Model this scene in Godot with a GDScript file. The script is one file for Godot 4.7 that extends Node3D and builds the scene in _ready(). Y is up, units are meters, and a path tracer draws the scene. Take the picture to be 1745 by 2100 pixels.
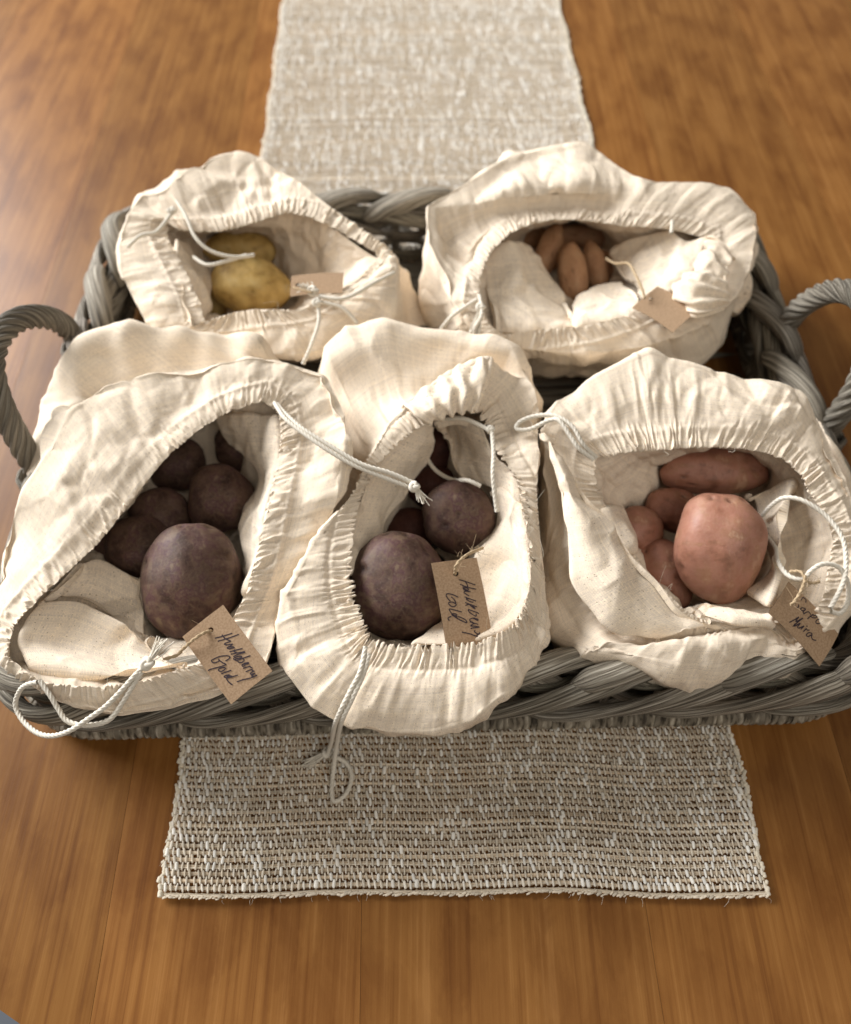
extends Node3D
# A wicker tray of five cotton drawstring bags of potatoes on a woven runner across a wooden table.

var rng := RandomNumberGenerator.new()
var nz := FastNoiseLite.new()
var M := {}
var taken := {}

# ---------------------------------------------------------------- naming
func numbered(called: String) -> String:
	taken[called] = taken.get(called, -1) + 1
	return called if taken[called] == 0 else "%s_%03d" % [called, taken[called]]

func thing(called: String, label: String, category: String, at := Vector3.ZERO, group := "") -> Node3D:
	var o := Node3D.new()
	o.name = numbered(called)
	o.position = at
	add_child(o, true)
	tag(o, label, category, group)
	return o

func tag(o: Node, label: String, category: String, group := "") -> void:
	o.set_meta("label", label)
	o.set_meta("category", category)
	if group:
		o.set_meta("group", group)

# commits a mesh whose vertices are in scene metres as a part of `parent`
func part(called: String, mesh: Mesh, mat: Material, parent: Node3D, origin := Vector3.ZERO) -> MeshInstance3D:
	var o := MeshInstance3D.new()
	o.name = called
	o.mesh = mesh
	o.material_override = mat
	parent.add_child(o, true)
	o.position = -origin
	return o

func pts(list: Array) -> PackedVector3Array:
	var a := PackedVector3Array()
	for i in range(0, list.size(), 3):
		a.append(Vector3(list[i], list[i + 1], list[i + 2]) * 0.0001)
	return a

# ---------------------------------------------------------------- mesh building
class Bag_of_faces:
	var v := PackedVector3Array()
	var n := PackedVector3Array()
	var uv := PackedVector2Array()
	var col := PackedColorArray()
	var ix := PackedInt32Array()
	var tinted := false
	func mesh() -> ArrayMesh:
		var a := []
		a.resize(Mesh.ARRAY_MAX)
		a[Mesh.ARRAY_VERTEX] = v
		a[Mesh.ARRAY_NORMAL] = n
		a[Mesh.ARRAY_TEX_UV] = uv
		if tinted:
			a[Mesh.ARRAY_COLOR] = col
		a[Mesh.ARRAY_INDEX] = ix
		var m := ArrayMesh.new()
		m.add_surface_from_arrays(Mesh.PRIMITIVE_TRIANGLES, a)
		return m

# swept tube: half width w along the side, half thickness t along the given normals; ridges twist round it
func tube(f: Bag_of_faces, p: PackedVector3Array, nrm: PackedVector3Array, w: PackedFloat32Array, t: PackedFloat32Array, sides: int, ridge := 0, ridge_depth := 0.0, twist := 0.0, u0 := 0.0, tint := Color.WHITE) -> void:
	var first := f.v.size()
	var count := p.size()
	var along := 0.0
	var up := Vector3.UP
	for i in count:
		var tan := (p[mini(i + 1, count - 1)] - p[maxi(i - 1, 0)]).normalized()
		if nrm.size():
			up = nrm[i]
		up = (up - tan * up.dot(tan))
		if up.length() < 1e-4:
			up = tan.cross(Vector3.RIGHT)
		up = up.normalized()
		var side := tan.cross(up)
		if i:
			along += p[i].distance_to(p[i - 1])
		for s in sides + 1:
			var a := TAU * s / sides
			var k := 1.0
			if ridge:
				k -= ridge_depth * (1.0 - absf(cos(0.5 * (ridge * a + twist * along))))
			var q := side * (cos(a) * w[i] * k) + up * (sin(a) * t[i] * k)
			f.v.append(p[i] + q)
			f.n.append((side * (cos(a) / maxf(w[i], 1e-5)) + up * (sin(a) / maxf(t[i], 1e-5))).normalized())
			f.uv.append(Vector2(u0 + float(s) / sides, along * 10.0))
			f.col.append(tint)
	for i in count - 1:
		for s in sides:
			var a := first + i * (sides + 1) + s
			var b := a + sides + 1
			f.ix.append_array(PackedInt32Array([a, a + 1, b, a + 1, b + 1, b]))

# turns every face towards its vertex normals
func orient(f: Bag_of_faces) -> void:
	for i in range(0, f.ix.size(), 3):
		var a := f.ix[i]
		var b := f.ix[i + 1]
		var c := f.ix[i + 2]
		if (f.v[c] - f.v[a]).cross(f.v[b] - f.v[a]).dot(f.n[a] + f.n[b] + f.n[c]) < 0.0:
			f.ix[i + 1] = c
			f.ix[i + 2] = b

# true normals from the faces, joining the seam of each ring (for ridged tubes)
func renormal(f: Bag_of_faces) -> void:
	var acc := {}
	var face_sum := PackedVector3Array()
	face_sum.resize(f.v.size())
	for i in range(0, f.ix.size(), 3):
		var a := f.ix[i]
		var b := f.ix[i + 1]
		var c := f.ix[i + 2]
		var g := (f.v[c] - f.v[a]).cross(f.v[b] - f.v[a])
		face_sum[a] += g
		face_sum[b] += g
		face_sum[c] += g
	for i in f.v.size():
		var key := f.v[i].snapped(Vector3.ONE * 1e-5)
		acc[key] = acc.get(key, Vector3.ZERO) + face_sum[i]
	for i in f.v.size():
		var g: Vector3 = acc[f.v[i].snapped(Vector3.ONE * 1e-5)]
		if g.length() > 0.0:
			g = g.normalized()
			f.n[i] = g if g.dot(f.n[i]) > 0.0 else -g

func filled(n: int, x: float) -> PackedFloat32Array:
	var a := PackedFloat32Array()
	a.resize(n)
	a.fill(x)
	return a

# a smooth curve through points, about one point per `step`
func smooth(p: PackedVector3Array, step: float) -> PackedVector3Array:
	var out := PackedVector3Array()
	var n := p.size()
	for i in n - 1:
		var k := maxi(2, ceili(p[i].distance_to(p[i + 1]) / step))
		for s in k:
			out.append(p[i].cubic_interpolate(p[i + 1], p[maxi(i - 1, 0)], p[mini(i + 2, n - 1)], float(s) / k))
	out.append(p[n - 1])
	return out

func cord_mesh(p: PackedVector3Array, r: float, strands := 4, twist := 2100.0, depth := 0.36) -> ArrayMesh:
	var f := Bag_of_faces.new()
	var c := smooth(p, 0.0006)
	tube(f, c, PackedVector3Array(), filled(c.size(), r), filled(c.size(), r), 12, strands, depth, twist)
	renormal(f)
	return f.mesh()

# ---------------------------------------------------------------- cloth
class Sheet:
	var p := PackedVector3Array()
	var nc := 0
	var nr := 0

func loft(rings: Array, sub: Array, ku: int) -> Sheet:
	var s := Sheet.new()
	var k: int = rings[0].size()
	s.nc = k * ku
	var fine := []
	for r: PackedVector3Array in rings:
		var o := PackedVector3Array()
		for i in k:
			for j in ku:
				o.append(r[i].cubic_interpolate(r[(i + 1) % k], r[(i + k - 1) % k], r[(i + 2) % k], float(j) / ku).lerp(r[i].lerp(r[(i + 1) % k], float(j) / ku), 0.65))
		fine.append(o)
	var last := fine.size() - 1
	for i in last:
		for j: int in sub[i]:
			var t: float = float(j) / float(sub[i])
			for c in s.nc:
				var a: Vector3 = fine[i][c]
				var b: Vector3 = fine[i + 1][c]
				var pre: Vector3 = fine[i - 1][c] if i else a
				var post: Vector3 = fine[i + 2][c] if i + 2 <= last else b
				var d := a.distance_to(b) + 1e-6
				s.p.append(a.cubic_interpolate_in_time(b, pre, post, t, d, -(a.distance_to(pre) + 1e-6), d + b.distance_to(post) + 1e-6))
			s.nr += 1
	for c in s.nc:
		s.p.append(fine[last][c])
	s.nr += 1
	return s

# lets the cloth find room for its extra width: springs whose rest lengths are longer than the lofted ones, held softly to the loft
func relax(s: Sheet, grow: PackedFloat32Array, hold: PackedFloat32Array, rounds: int, at: float) -> void:
	var noise := FastNoiseLite.new()
	noise.seed = 7
	noise.frequency = 1.0
	noise.fractal_octaves = 1
	var p := s.p.duplicate()
	var base := s.p
	var nc := s.nc
	var nr := s.nr
	var ia := PackedInt32Array()
	var ib := PackedInt32Array()
	var rest := PackedFloat32Array()
	var stiff := PackedFloat32Array()
	for r in nr:
		for c in nc:
			var i := r * nc + c
			var q := base[i]
			var g := grow[r] * (0.25 + 1.5 * absf(noise.get_noise_3d(q.x * 22.0 + at, q.y * 22.0, q.z * 22.0)) * 2.0)
			var right := r * nc + (c + 1) % nc
			var right2 := r * nc + (c + 2) % nc
			ia.append(i); ib.append(right); rest.append(q.distance_to(base[right]) * (1.0 + g)); stiff.append(0.45)
			ia.append(i); ib.append(right2); rest.append(q.distance_to(base[right2]) * (1.0 + g * 0.9)); stiff.append(0.16)
			if r + 1 < nr:
				var down := i + nc
				ia.append(i); ib.append(down); rest.append(q.distance_to(base[down]) * (1.0 + grow[r] * 0.3)); stiff.append(0.45)
				ia.append(i); ib.append(right + nc); rest.append(q.distance_to(base[right + nc]) * (1.0 + g * 0.4)); stiff.append(0.08)
				ia.append(right); ib.append(down); rest.append(base[right].distance_to(base[down]) * (1.0 + g * 0.4)); stiff.append(0.08)
			if r + 2 < nr:
				ia.append(i); ib.append(i + 2 * nc); rest.append(q.distance_to(base[i + 2 * nc])); stiff.append(0.2)
			p[i] += Vector3(noise.get_noise_3d(q.x * 38.0, q.y * 38.0, q.z * 38.0 + at), noise.get_noise_3d(q.x * 38.0, q.y * 38.0 + 31.0, q.z * 38.0 + at), noise.get_noise_3d(q.x * 38.0 + 57.0, q.y * 38.0, q.z * 38.0 + at)) * (0.12 * grow[r])
	var m := ia.size()
	for round in rounds:
		for k in m:
			var a := ia[k]
			var b := ib[k]
			var d := p[b] - p[a]
			var l := d.length() + 1e-7
			d *= (l - rest[k]) / l * stiff[k]
			p[a] += d
			p[b] -= d
		for r in nr:
			var h := hold[r]
			for i in range(r * nc, r * nc + nc):
				p[i] += (base[i] - p[i]) * h
	s.p = p

func finer(s: Sheet, fu: int, fv: int) -> Sheet:
	var o := Sheet.new()
	o.nc = s.nc * fu
	o.nr = (s.nr - 1) * fv + 1
	var mid := PackedVector3Array()
	mid.resize(o.nc * s.nr)
	for r in s.nr:
		var z := r * s.nc
		for c in s.nc:
			var a := s.p[z + c]
			var b := s.p[z + (c + 1) % s.nc]
			var pre := s.p[z + (c + s.nc - 1) % s.nc]
			var post := s.p[z + (c + 2) % s.nc]
			var w := r * o.nc + c * fu
			for j in fu:
				mid[w + j] = a.cubic_interpolate(b, pre, post, float(j) / fu)
	o.p.resize(o.nc * o.nr)
	for r in s.nr:
		for c in o.nc:
			var a := mid[r * o.nc + c]
			if r == s.nr - 1:
				o.p[r * fv * o.nc + c] = a
				continue
			var b := mid[(r + 1) * o.nc + c]
			var pre := mid[maxi(r - 1, 0) * o.nc + c]
			var post := mid[mini(r + 2, s.nr - 1) * o.nc + c]
			for j in fv:
				o.p[(r * fv + j) * o.nc + c] = a.cubic_interpolate(b, pre, post, float(j) / fv)
	return o

func normals(s: Sheet) -> PackedVector3Array:
	var n := PackedVector3Array()
	n.resize(s.p.size())
	var nc := s.nc
	for r in s.nr:
		var r0 := maxi(r - 1, 0) * nc
		var r1 := mini(r + 1, s.nr - 1) * nc
		var z := r * nc
		for c in nc:
			var du := s.p[z + (c + 1) % nc] - s.p[z + (c + nc - 1) % nc]
			var dv := s.p[r1 + c] - s.p[r0 + c]
			n[z + c] = dv.cross(du).normalized()
	return n

func sheet_mesh(s: Sheet) -> ArrayMesh:
	var f := Bag_of_faces.new()
	var n := normals(s)
	var nc := s.nc
	var v := 0.0
	var girth := 0.0
	for r in s.nr:
		var g := 0.0
		for c in nc:
			g += s.p[r * nc + c].distance_to(s.p[r * nc + (c + 1) % nc])
		girth = maxf(girth, g)
	for r in s.nr:
		if r:
			var g := 0.0
			for c in range(0, nc, 8):
				g += s.p[r * nc + c].distance_to(s.p[(r - 1) * nc + c])
			v += g / ceilf(nc / 8.0)
		for c in nc + 1:
			f.v.append(s.p[r * nc + c % nc])
			f.n.append(n[r * nc + c % nc])
			f.uv.append(Vector2(girth * c / nc, v))
	var w := nc + 1
	f.ix.resize((s.nr - 1) * nc * 6)
	var k := 0
	for r in s.nr - 1:
		for c in nc:
			var a := r * w + c
			f.ix[k] = a
			f.ix[k + 1] = a + 1
			f.ix[k + 2] = a + w
			f.ix[k + 3] = a + 1
			f.ix[k + 4] = a + w + 1
			f.ix[k + 5] = a + w
			k += 6
	return f.mesh()

# flat panels meeting in straight sharp creases, as in cloth that was folded and crumpled
func crease(noise: FastNoiseLite, cells: FastNoiseLite, q: Vector3, at: float) -> float:
	var w := q + Vector3(noise.get_noise_3d(q.x * 12.0, q.y * 12.0, q.z * 12.0 + at), noise.get_noise_3d(q.x * 12.0 + 9.0, q.y * 12.0, q.z * 12.0 + at), noise.get_noise_3d(q.x * 12.0, q.y * 12.0 + 9.0, q.z * 12.0 + at)) * 0.02
	var a := cells.get_noise_3d(w.x * 15.0 + at, w.y * 15.0, w.z * 15.0) + 1.0
	var b := cells.get_noise_3d(w.x * 34.0, w.y * 34.0 + at, w.z * 34.0) + 1.0
	var sign := clampf(noise.get_noise_3d(q.x * 7.0 + at, q.y * 7.0, q.z * 7.0) * 5.0, -1.0, 1.0)
	var mask := smoothstep(-0.25, 0.2, noise.get_noise_3d(q.x * 10.0 + 40.0, q.y * 10.0, q.z * 10.0 + at))
	return 0.0050 * sign * clampf(1.0 - a * 1.8, 0.0, 1.0) + 0.0019 * mask * clampf(1.0 - b * 2.4, 0.0, 1.0) + 0.0025 * noise.get_noise_3d(q.x * 9.0, q.y * 9.0 + at, q.z * 9.0)

func cell_noise() -> FastNoiseLite:
	var c := FastNoiseLite.new()
	c.seed = 19
	c.frequency = 1.0
	c.noise_type = FastNoiseLite.TYPE_CELLULAR
	c.cellular_return_type = FastNoiseLite.RETURN_DISTANCE2_SUB
	c.fractal_type = FastNoiseLite.FRACTAL_NONE
	return c

func centre_of(a: PackedVector3Array) -> Vector3:
	var c := Vector3.ZERO
	for q in a:
		c += q
	return c / a.size()

# outer cloth of a bag: turned-under hem, casing, rolled collar, ridge, body down to the tray
func bag_body(hem: PackedVector3Array, ridge: PackedVector3Array, outer: PackedVector3Array, brow: PackedVector3Array, pleats: int, at: float) -> ArrayMesh:
	var k := hem.size()
	var mid := centre_of(ridge)
	var lip := PackedVector3Array(); var c1 := PackedVector3Array(); var c2 := PackedVector3Array()
	var under := PackedVector3Array(); var low := PackedVector3Array(); var foot := PackedVector3Array()
	for i in k:
		var h := hem[i]
		var r := ridge[i]
		var out := r - h
		var len := out.length()
		out = out / len
		var side := hem[(i + 1) % k] - hem[(i + k - 1) % k]
		var n := out.cross(side).normalized()
		if n.y < 0.0:
			n = -n
		n = (n + Vector3(0, 0.35, 0)).normalized()
		lip.append(h + out * minf(0.011, len * 0.5) - n * 0.0045)
		c1.append(h + out * len * 0.32 + n * len * 0.02)
		c2.append(h + out * len * 0.7 + n * len * 0.03)
		if brow.size() and brow[i].y > 0.0:   # the collar overhangs: a fold edge with a hollow under it
			c2[i] = brow[i]
			c1[i] = h.lerp(brow[i], 0.55) - n * 0.006 + out * 0.006
		var o := outer[i]
		var u := r.lerp(o, 0.45)
		u.y -= 0.005
		if o.z > r.z - 0.012 and o.y > 0.062:
			u = r.lerp(o, 0.5) + Vector3(0, 0.006, 0)   # a belly in front of the collar
		elif o.y > r.y - 0.035:
			u = r.lerp(o, 0.30)
			u.y = minf(r.y, o.y) - 0.012
		under.append(over_rim(u, 0.084))
		var toward := Vector3(mid.x - o.x, 0, mid.z - o.z)
		low.append(Vector3(o.x, minf(0.03, o.y * 0.6), o.z) + toward * 0.12)
		foot.append(Vector3(o.x, 0.014, o.z) + toward * 0.45)
	var before := PackedVector3Array()
	var after := PackedVector3Array()
	for i in k:
		before.append(ridge[i].lerp(c2[i], 0.16))
		after.append(ridge[i].lerp(under[i], 0.16))
	var s := loft([lip, hem, c1, c2, before, ridge, after, under, outer, low, foot], [2, 5, 5, 4, 2, 2, 4, 5, 6, 3], 6)
	var grow := PackedFloat32Array()
	var hold := PackedFloat32Array()
	for r in s.nr:
		var t := float(r)
		var g := 0.0
		if t <= 2.0: g = 0.01
		elif t < 12.0: g = 0.005
		elif t < 20.0: g = 0.005
		else: g = 0.008
		grow.append(g)
		hold.append(0.5 if t <= 2.0 else 0.06 if t < 8.0 else 0.02 if t < 30.0 else 0.08)
	relax(s, grow, hold, 44, at)
	s = finer(s, 4, 3)
	# gathers of the drawstring casing
	var cells := cell_noise()
	var noise := FastNoiseLite.new()
	noise.seed = 11
	noise.frequency = 1.0
	noise.fractal_octaves = 2
	var n := normals(s)
	var nc := s.nc
	var hem_row := 6
	var dist := PackedFloat32Array()
	dist.resize(nc)
	var moved := s.p.duplicate()
	for r in s.nr:
		for c in nc:
			var i := r * nc + c
			if r > hem_row:
				dist[c] += s.p[i].distance_to(s.p[i - nc])
			var d: float = dist[c] if r >= hem_row else 0.002 * (r - hem_row)
			if d > 0.08 and r > 40:
				var far_q := s.p[i]
				var turn := far_q.x * cos(at) + far_q.z * sin(at)
				var cross := far_q.z * cos(at) - far_q.x * sin(at)
				var long_fold := noise.get_noise_3d(turn * 21.0, cross * 6.0, at + far_q.y * 8.0)
				moved[i] = far_q + n[i] * (0.0085 * long_fold * smoothstep(0.08, 0.10, d) + crease(noise, cells, far_q, at) + noise.get_noise_3d(far_q.x * 130.0, far_q.y * 130.0, far_q.z * 130.0 + at) * 0.00012)
				continue
			var u := float(c) / nc
			var x := cos(u * TAU)
			var y := sin(u * TAU)
			var drift := noise.get_noise_3d(x * 5.0 + at, y * 5.0, d * 14.0) * 9.0 + noise.get_noise_3d(x * 16.0, y * 16.0 + at, d * 45.0) * 3.4
			var ph := u * TAU * pleats + drift
			var strength := clampf(0.85 + 1.2 * noise.get_noise_3d(x * 7.0, y * 7.0 - at, 3.0), 0.35, 1.4)
			var wave := sin(ph) * 0.75 + sin(2.0 * ph + 4.0 * noise.get_noise_2d(x * 9.0, y * 9.0)) * 0.25
			wave = wave - 0.35 * absf(wave)
			var reach := 0.006 + 0.014 * noise.get_noise_3d(x * 11.0 + 5.0, y * 11.0, at)
			var amp: float
			if d < 0.015:
				amp = 0.00115
			else:
				amp = 0.0011 * pow(clampf(1.0 - (d - 0.015) / maxf(reach, 0.004), 0.0, 1.0), 1.6)
			var seam := exp(-pow((d - 0.0145) / 0.0016, 2.0)) if r >= hem_row else 0.0
			var off := wave * amp * strength * (1.0 - 0.6 * seam) - seam * 0.0010
			# long soft folds running out from the gathers
			var soft := sin(ph * 0.31 + 2.0 * noise.get_noise_2d(x * 4.0 + at, y * 4.0)) * 0.0006 * smoothstep(0.010, 0.03, d) * (1.0 - smoothstep(0.035, 0.075, d))
			# small crumples
			var q := s.p[i]
			var crumple := noise.get_noise_3d(q.x * 130.0, q.y * 130.0, q.z * 130.0 + at) * 0.00014
			var folded := crease(noise, cells, q, at) * smoothstep(0.006, 0.026, d)
			moved[i] = q + n[i] * (off + soft + crumple + folded)
			if r <= hem_row + 3:
				var inward := (s.p[hem_row * nc + c] - s.p[(hem_row + 6) * nc + c]).normalized()
				moved[i] += inward * wave * strength * 0.0016
	s.p = moved
	return sheet_mesh(s)

# lifts a point of cloth that would sink into the tray's border
func over_rim(q: Vector3, least: float) -> Vector3:
	var local := Vector2(q.x - TRAY.x, q.z - TRAY.z).rotated(YAW)
	var inside := minf(HALF.x - absf(local.x), HALF.y - absf(local.y))
	if inside < 0.022 and inside > -0.020:
		q.y = maxf(q.y, least)
	return q

# loose cloth lying in the mouth of a bag: a grid of points, its edges turned down
func cloth_fold(wide: int, grid: PackedVector3Array, pleats: int, at: float, curl: float) -> ArrayMesh:
	var rows := grid.size() / wide
	var full := PackedVector3Array()
	for r in range(-1, rows + 1):
		for c in range(-1, wide + 1):
			var rr := clampi(r, 0, rows - 1)
			var cc := clampi(c, 0, wide - 1)
			var q := grid[rr * wide + cc]
			if rr != r or cc != c:
				var back := grid[clampi(rr, 1, rows - 2) * wide + clampi(cc, 1, wide - 2)] - q
				q += back.normalized() * curl * 0.35 - Vector3(0, curl, 0)
			full.append(q)
	var w := wide + 2
	var h := rows + 2
	var fu := 18
	var fv := 14
	var f := Bag_of_faces.new()
	var cells := cell_noise()
	var noise := FastNoiseLite.new()
	noise.seed = 13
	noise.frequency = 1.0
	noise.fractal_octaves = 2
	var nu := (w - 1) * fu
	var nv := (h - 1) * fv
	var p := PackedVector3Array()
	for y in nv + 1:
		var r := mini(y / fv, h - 2)
		var ty := float(y - r * fv) / fv
		for x in nu + 1:
			var c := mini(x / fu, w - 2)
			var tx := float(x - c * fu) / fu
			var line := PackedVector3Array()
			for k in range(-1, 3):
				var z := clampi(r + k, 0, h - 1) * w
				line.append(full[z + c].cubic_interpolate(full[z + c + 1], full[z + maxi(c - 1, 0)], full[z + mini(c + 2, w - 1)], tx))
			p.append(line[1].cubic_interpolate(line[2], line[0], line[3], ty))
	var n := PackedVector3Array()
	for pass_ in 2:
		n.clear()
		for y in nv + 1:
			for x in nu + 1:
				var du := p[y * (nu + 1) + mini(x + 1, nu)] - p[y * (nu + 1) + maxi(x - 1, 0)]
				var dv := p[mini(y + 1, nv) * (nu + 1) + x] - p[maxi(y - 1, 0) * (nu + 1) + x]
				var g := dv.cross(du).normalized()
				n.append(g)
		if pass_ == 0:
			var flip := 1.0 if n[(nv / 2) * (nu + 1) + nu / 2].y > 0.0 else -1.0
			for i in p.size():
				var q := p[i]
				var lift := (0.25 if pleats else 0.85) * crease(noise, cells, q * 1.2, at) + noise.get_noise_3d(q.x * 120.0, q.y * 120.0, q.z * 120.0 + at) * 0.00015
				if pleats:
					var v := float(i / (nu + 1)) / nv
					lift += 0.0016 * sin(v * TAU * pleats + 3.0 * noise.get_noise_3d(q.x * 40.0, q.y * 40.0, q.z * 40.0))
				p[i] = q + n[i] * lift * flip
	var u_step := p[(nv / 2) * (nu + 1)].distance_to(p[(nv / 2) * (nu + 1) + nu]) / nu
	var v_step := p[nu / 2].distance_to(p[nv * (nu + 1) + nu / 2]) / nv
	for i in p.size():
		f.v.append(p[i])
		f.n.append(n[i])
		f.uv.append(Vector2((i % (nu + 1)) * u_step + at, (i / (nu + 1)) * v_step))
	for y in nv:
		for x in nu:
			var a := y * (nu + 1) + x
			f.ix.append_array(PackedInt32Array([a, a + 1, a + nu + 1, a + 1, a + nu + 2, a + nu + 1]))
	return f.mesh()

# the inside of a bag: from under the hem down round the potatoes
func bag_lining(hem: PackedVector3Array, ridge: PackedVector3Array, inner: PackedVector3Array, at: float) -> ArrayMesh:
	var k := hem.size()
	var mid := centre_of(inner)
	var a := PackedVector3Array(); var b := PackedVector3Array(); var c := PackedVector3Array()
	var d := PackedVector3Array(); var e := PackedVector3Array()
	for i in k:
		var h := hem[i]
		var out := (ridge[i] - h).normalized()
		a.append(h + out * minf(0.022, h.distance_to(ridge[i]) * 0.6) - Vector3(0, 0.009, 0))
		var q := inner[i]
		b.append(h.lerp(q, 0.22) + out * 0.008 - Vector3(0, 0.004, 0))
		c.append(h.lerp(q, 0.6) + out * 0.003 - Vector3(0, 0.003, 0))
		var toward := Vector3(mid.x - q.x, 0, mid.z - q.z)
		d.append(Vector3(q.x, maxf(q.y - 0.028, 0.018), q.z) + toward * 0.18)
		e.append(Vector3(q.x, 0.016, q.z) + toward * 0.75)
	var s := loft([a, b, c, inner, d, e], [3, 6, 6, 5, 3], 5)
	var grow := PackedFloat32Array()
	var hold := PackedFloat32Array()
	for r in s.nr:
		grow.append(0.01 if r < 3 else 0.022)
		hold.append(0.4 if r < 4 else 0.03)
	relax(s, grow, hold, 40, at + 50.0)
	s = finer(s, 3, 3)
	var n := normals(s)
	var cells := cell_noise()
	var noise := FastNoiseLite.new()
	noise.seed = 12
	noise.frequency = 1.0
	for i in s.p.size():
		var q := s.p[i]
		s.p[i] = q + n[i] * (crease(noise, cells, q, at) + noise.get_noise_3d(q.x * 110.0, q.y * 110.0, q.z * 110.0 + at) * 0.00015)
	return sheet_mesh(s)

# ---------------------------------------------------------------- textures
func ramp(stops: Array) -> Gradient:
	var g := Gradient.new()
	var o := PackedFloat32Array()
	var c := PackedColorArray()
	for s in stops:
		o.append(s[0])
		c.append(s[1])
	g.offsets = o
	g.colors = c
	return g

func noise_texture(size: Vector2i, frequency: float, octaves: int, stops: Array, number: int, kind := FastNoiseLite.TYPE_SIMPLEX_SMOOTH, warp := 0.0) -> NoiseTexture2D:
	var t := NoiseTexture2D.new()
	var f := FastNoiseLite.new()
	f.seed = number
	f.noise_type = kind
	f.frequency = frequency
	f.fractal_octaves = octaves
	if warp > 0.0:
		f.domain_warp_enabled = true
		f.domain_warp_amplitude = warp
		f.domain_warp_frequency = 0.01
	t.noise = f
	t.width = size.x
	t.height = size.y
	t.seamless = true
	t.seamless_blend_skirt = 0.15
	if stops.size():
		t.color_ramp = ramp(stops)
	return t

# plain-woven unbleached cotton: a thread each way every 8 pixels, uneven yarn, seed flecks
func cotton_images() -> Array:
	var size := 1024
	var period := 8
	rng.seed = 5
	var warp := PackedFloat32Array()
	var weft := PackedFloat32Array()
	for i in size / period:
		warp.append(rng.randfn(0.0, 1.0))
		weft.append(rng.randfn(0.0, 1.0))
	var slub := FastNoiseLite.new()
	slub.seed = 3
	slub.frequency = 0.012
	slub.fractal_octaves = 2
	var color := PackedByteArray()
	var high := PackedByteArray()
	color.resize(size * size * 3)
	high.resize(size * size)
	var bulge := PackedFloat32Array()
	for i in period:
		bulge.append(sin(PI * (i + 0.5) / period))
	for y in size:
		var j := y / period
		for x in size:
			var i := x / period
			var over := (i + j) % 2 == 0
			var h: float
			var tone: float
			if over:
				h = bulge[x % period] * (0.55 + 0.45 * bulge[y % period])
				tone = warp[i]
				tone += 1.6 * slub.get_noise_2d(i * 37.0, y * 1.6)
			else:
				h = bulge[y % period] * (0.55 + 0.45 * bulge[x % period])
				tone = weft[j]
				tone += 1.6 * slub.get_noise_2d(x * 1.6, j * 37.0 + 500.0)
			var k := (y * size + x)
			high[k] = int(clampf(110.0 * h + 12.0 * tone + 60.0, 0.0, 255.0))
			var l := 1.0 + 0.030 * tone
			if h < 0.28:
				l -= 0.10  # low gaps between threads darkened, shade put into the colour
			color[k * 3] = int(clampf(233.0 * l, 0.0, 255.0))
			color[k * 3 + 1] = int(clampf(215.5 * l, 0.0, 255.0))
			color[k * 3 + 2] = int(clampf(192.0 * (l - 0.006 * tone), 0.0, 255.0))
	for n in 620:
		var x := rng.randi_range(4, size - 8)
		var y := rng.randi_range(4, size - 8)
		var dark := rng.randf_range(0.35, 0.8)
		var long := rng.randi_range(2, 7)
		var flat := rng.randf() < 0.5
		for a in long:
			for b in rng.randi_range(2, 4):
				var k := ((y + (b if flat else a)) * size + x + (a if flat else b)) * 3
				color[k] = int(color[k] * dark)
				color[k + 1] = int(color[k + 1] * (dark - 0.06))
				color[k + 2] = int(color[k + 2] * (dark - 0.14))
	return [ImageTexture.create_from_image(Image.create_from_data(size, size, false, Image.FORMAT_RGB8, color)), ImageTexture.create_from_image(Image.create_from_data(size, size, false, Image.FORMAT_L8, high))]

func matte(c: Color, rough: float, spec := 0.5) -> StandardMaterial3D:
	var m := StandardMaterial3D.new()
	m.albedo_color = c
	m.roughness = rough
	m.metallic_specular = spec
	return m

func lin(r: float, g: float, b: float) -> Color:
	return Color(r, g, b).linear_to_srgb()

func skin(stops: Array, number: int, rough: float, fleck: Color) -> StandardMaterial3D:
	var m := matte(Color.WHITE, rough + 0.06, 0.27)
	m.albedo_texture = noise_texture(Vector2i(512, 512), 0.010, 5, stops, number, FastNoiseLite.TYPE_SIMPLEX_SMOOTH, 14.0)
	m.albedo_texture.noise.fractal_gain = 0.62
	m.uv1_triplanar = true
	m.uv1_scale = Vector3.ONE * 8.0
	m.vertex_color_use_as_albedo = true
	m.heightmap_enabled = true
	m.heightmap_texture = noise_texture(Vector2i(512, 512), 0.11, 4, [], number + 40)
	m.heightmap_scale = 0.013
	# netting and pits
	m.detail_enabled = true
	m.detail_blend_mode = BaseMaterial3D.BLEND_MODE_MIX
	m.detail_uv_layer = BaseMaterial3D.DETAIL_UV_2
	m.uv2_triplanar = true
	m.uv2_scale = Vector3.ONE * 11.0
	var net := noise_texture(Vector2i(1024, 1024), 0.013, 3, [[0.0, Color(fleck.darkened(0.92), 0.85)], [0.05, Color(fleck.darkened(0.92), 0.75)], [0.10, Color(fleck.darkened(0.9), 0.0)], [0.74, Color(fleck, 0.0)], [0.86, Color(fleck, 0.2)], [1.0, Color(fleck, 0.5)]], number + 70, FastNoiseLite.TYPE_SIMPLEX_SMOOTH, 30.0)
	net.noise.fractal_type = FastNoiseLite.FRACTAL_RIDGED
	m.detail_albedo = net
	return m

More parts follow.
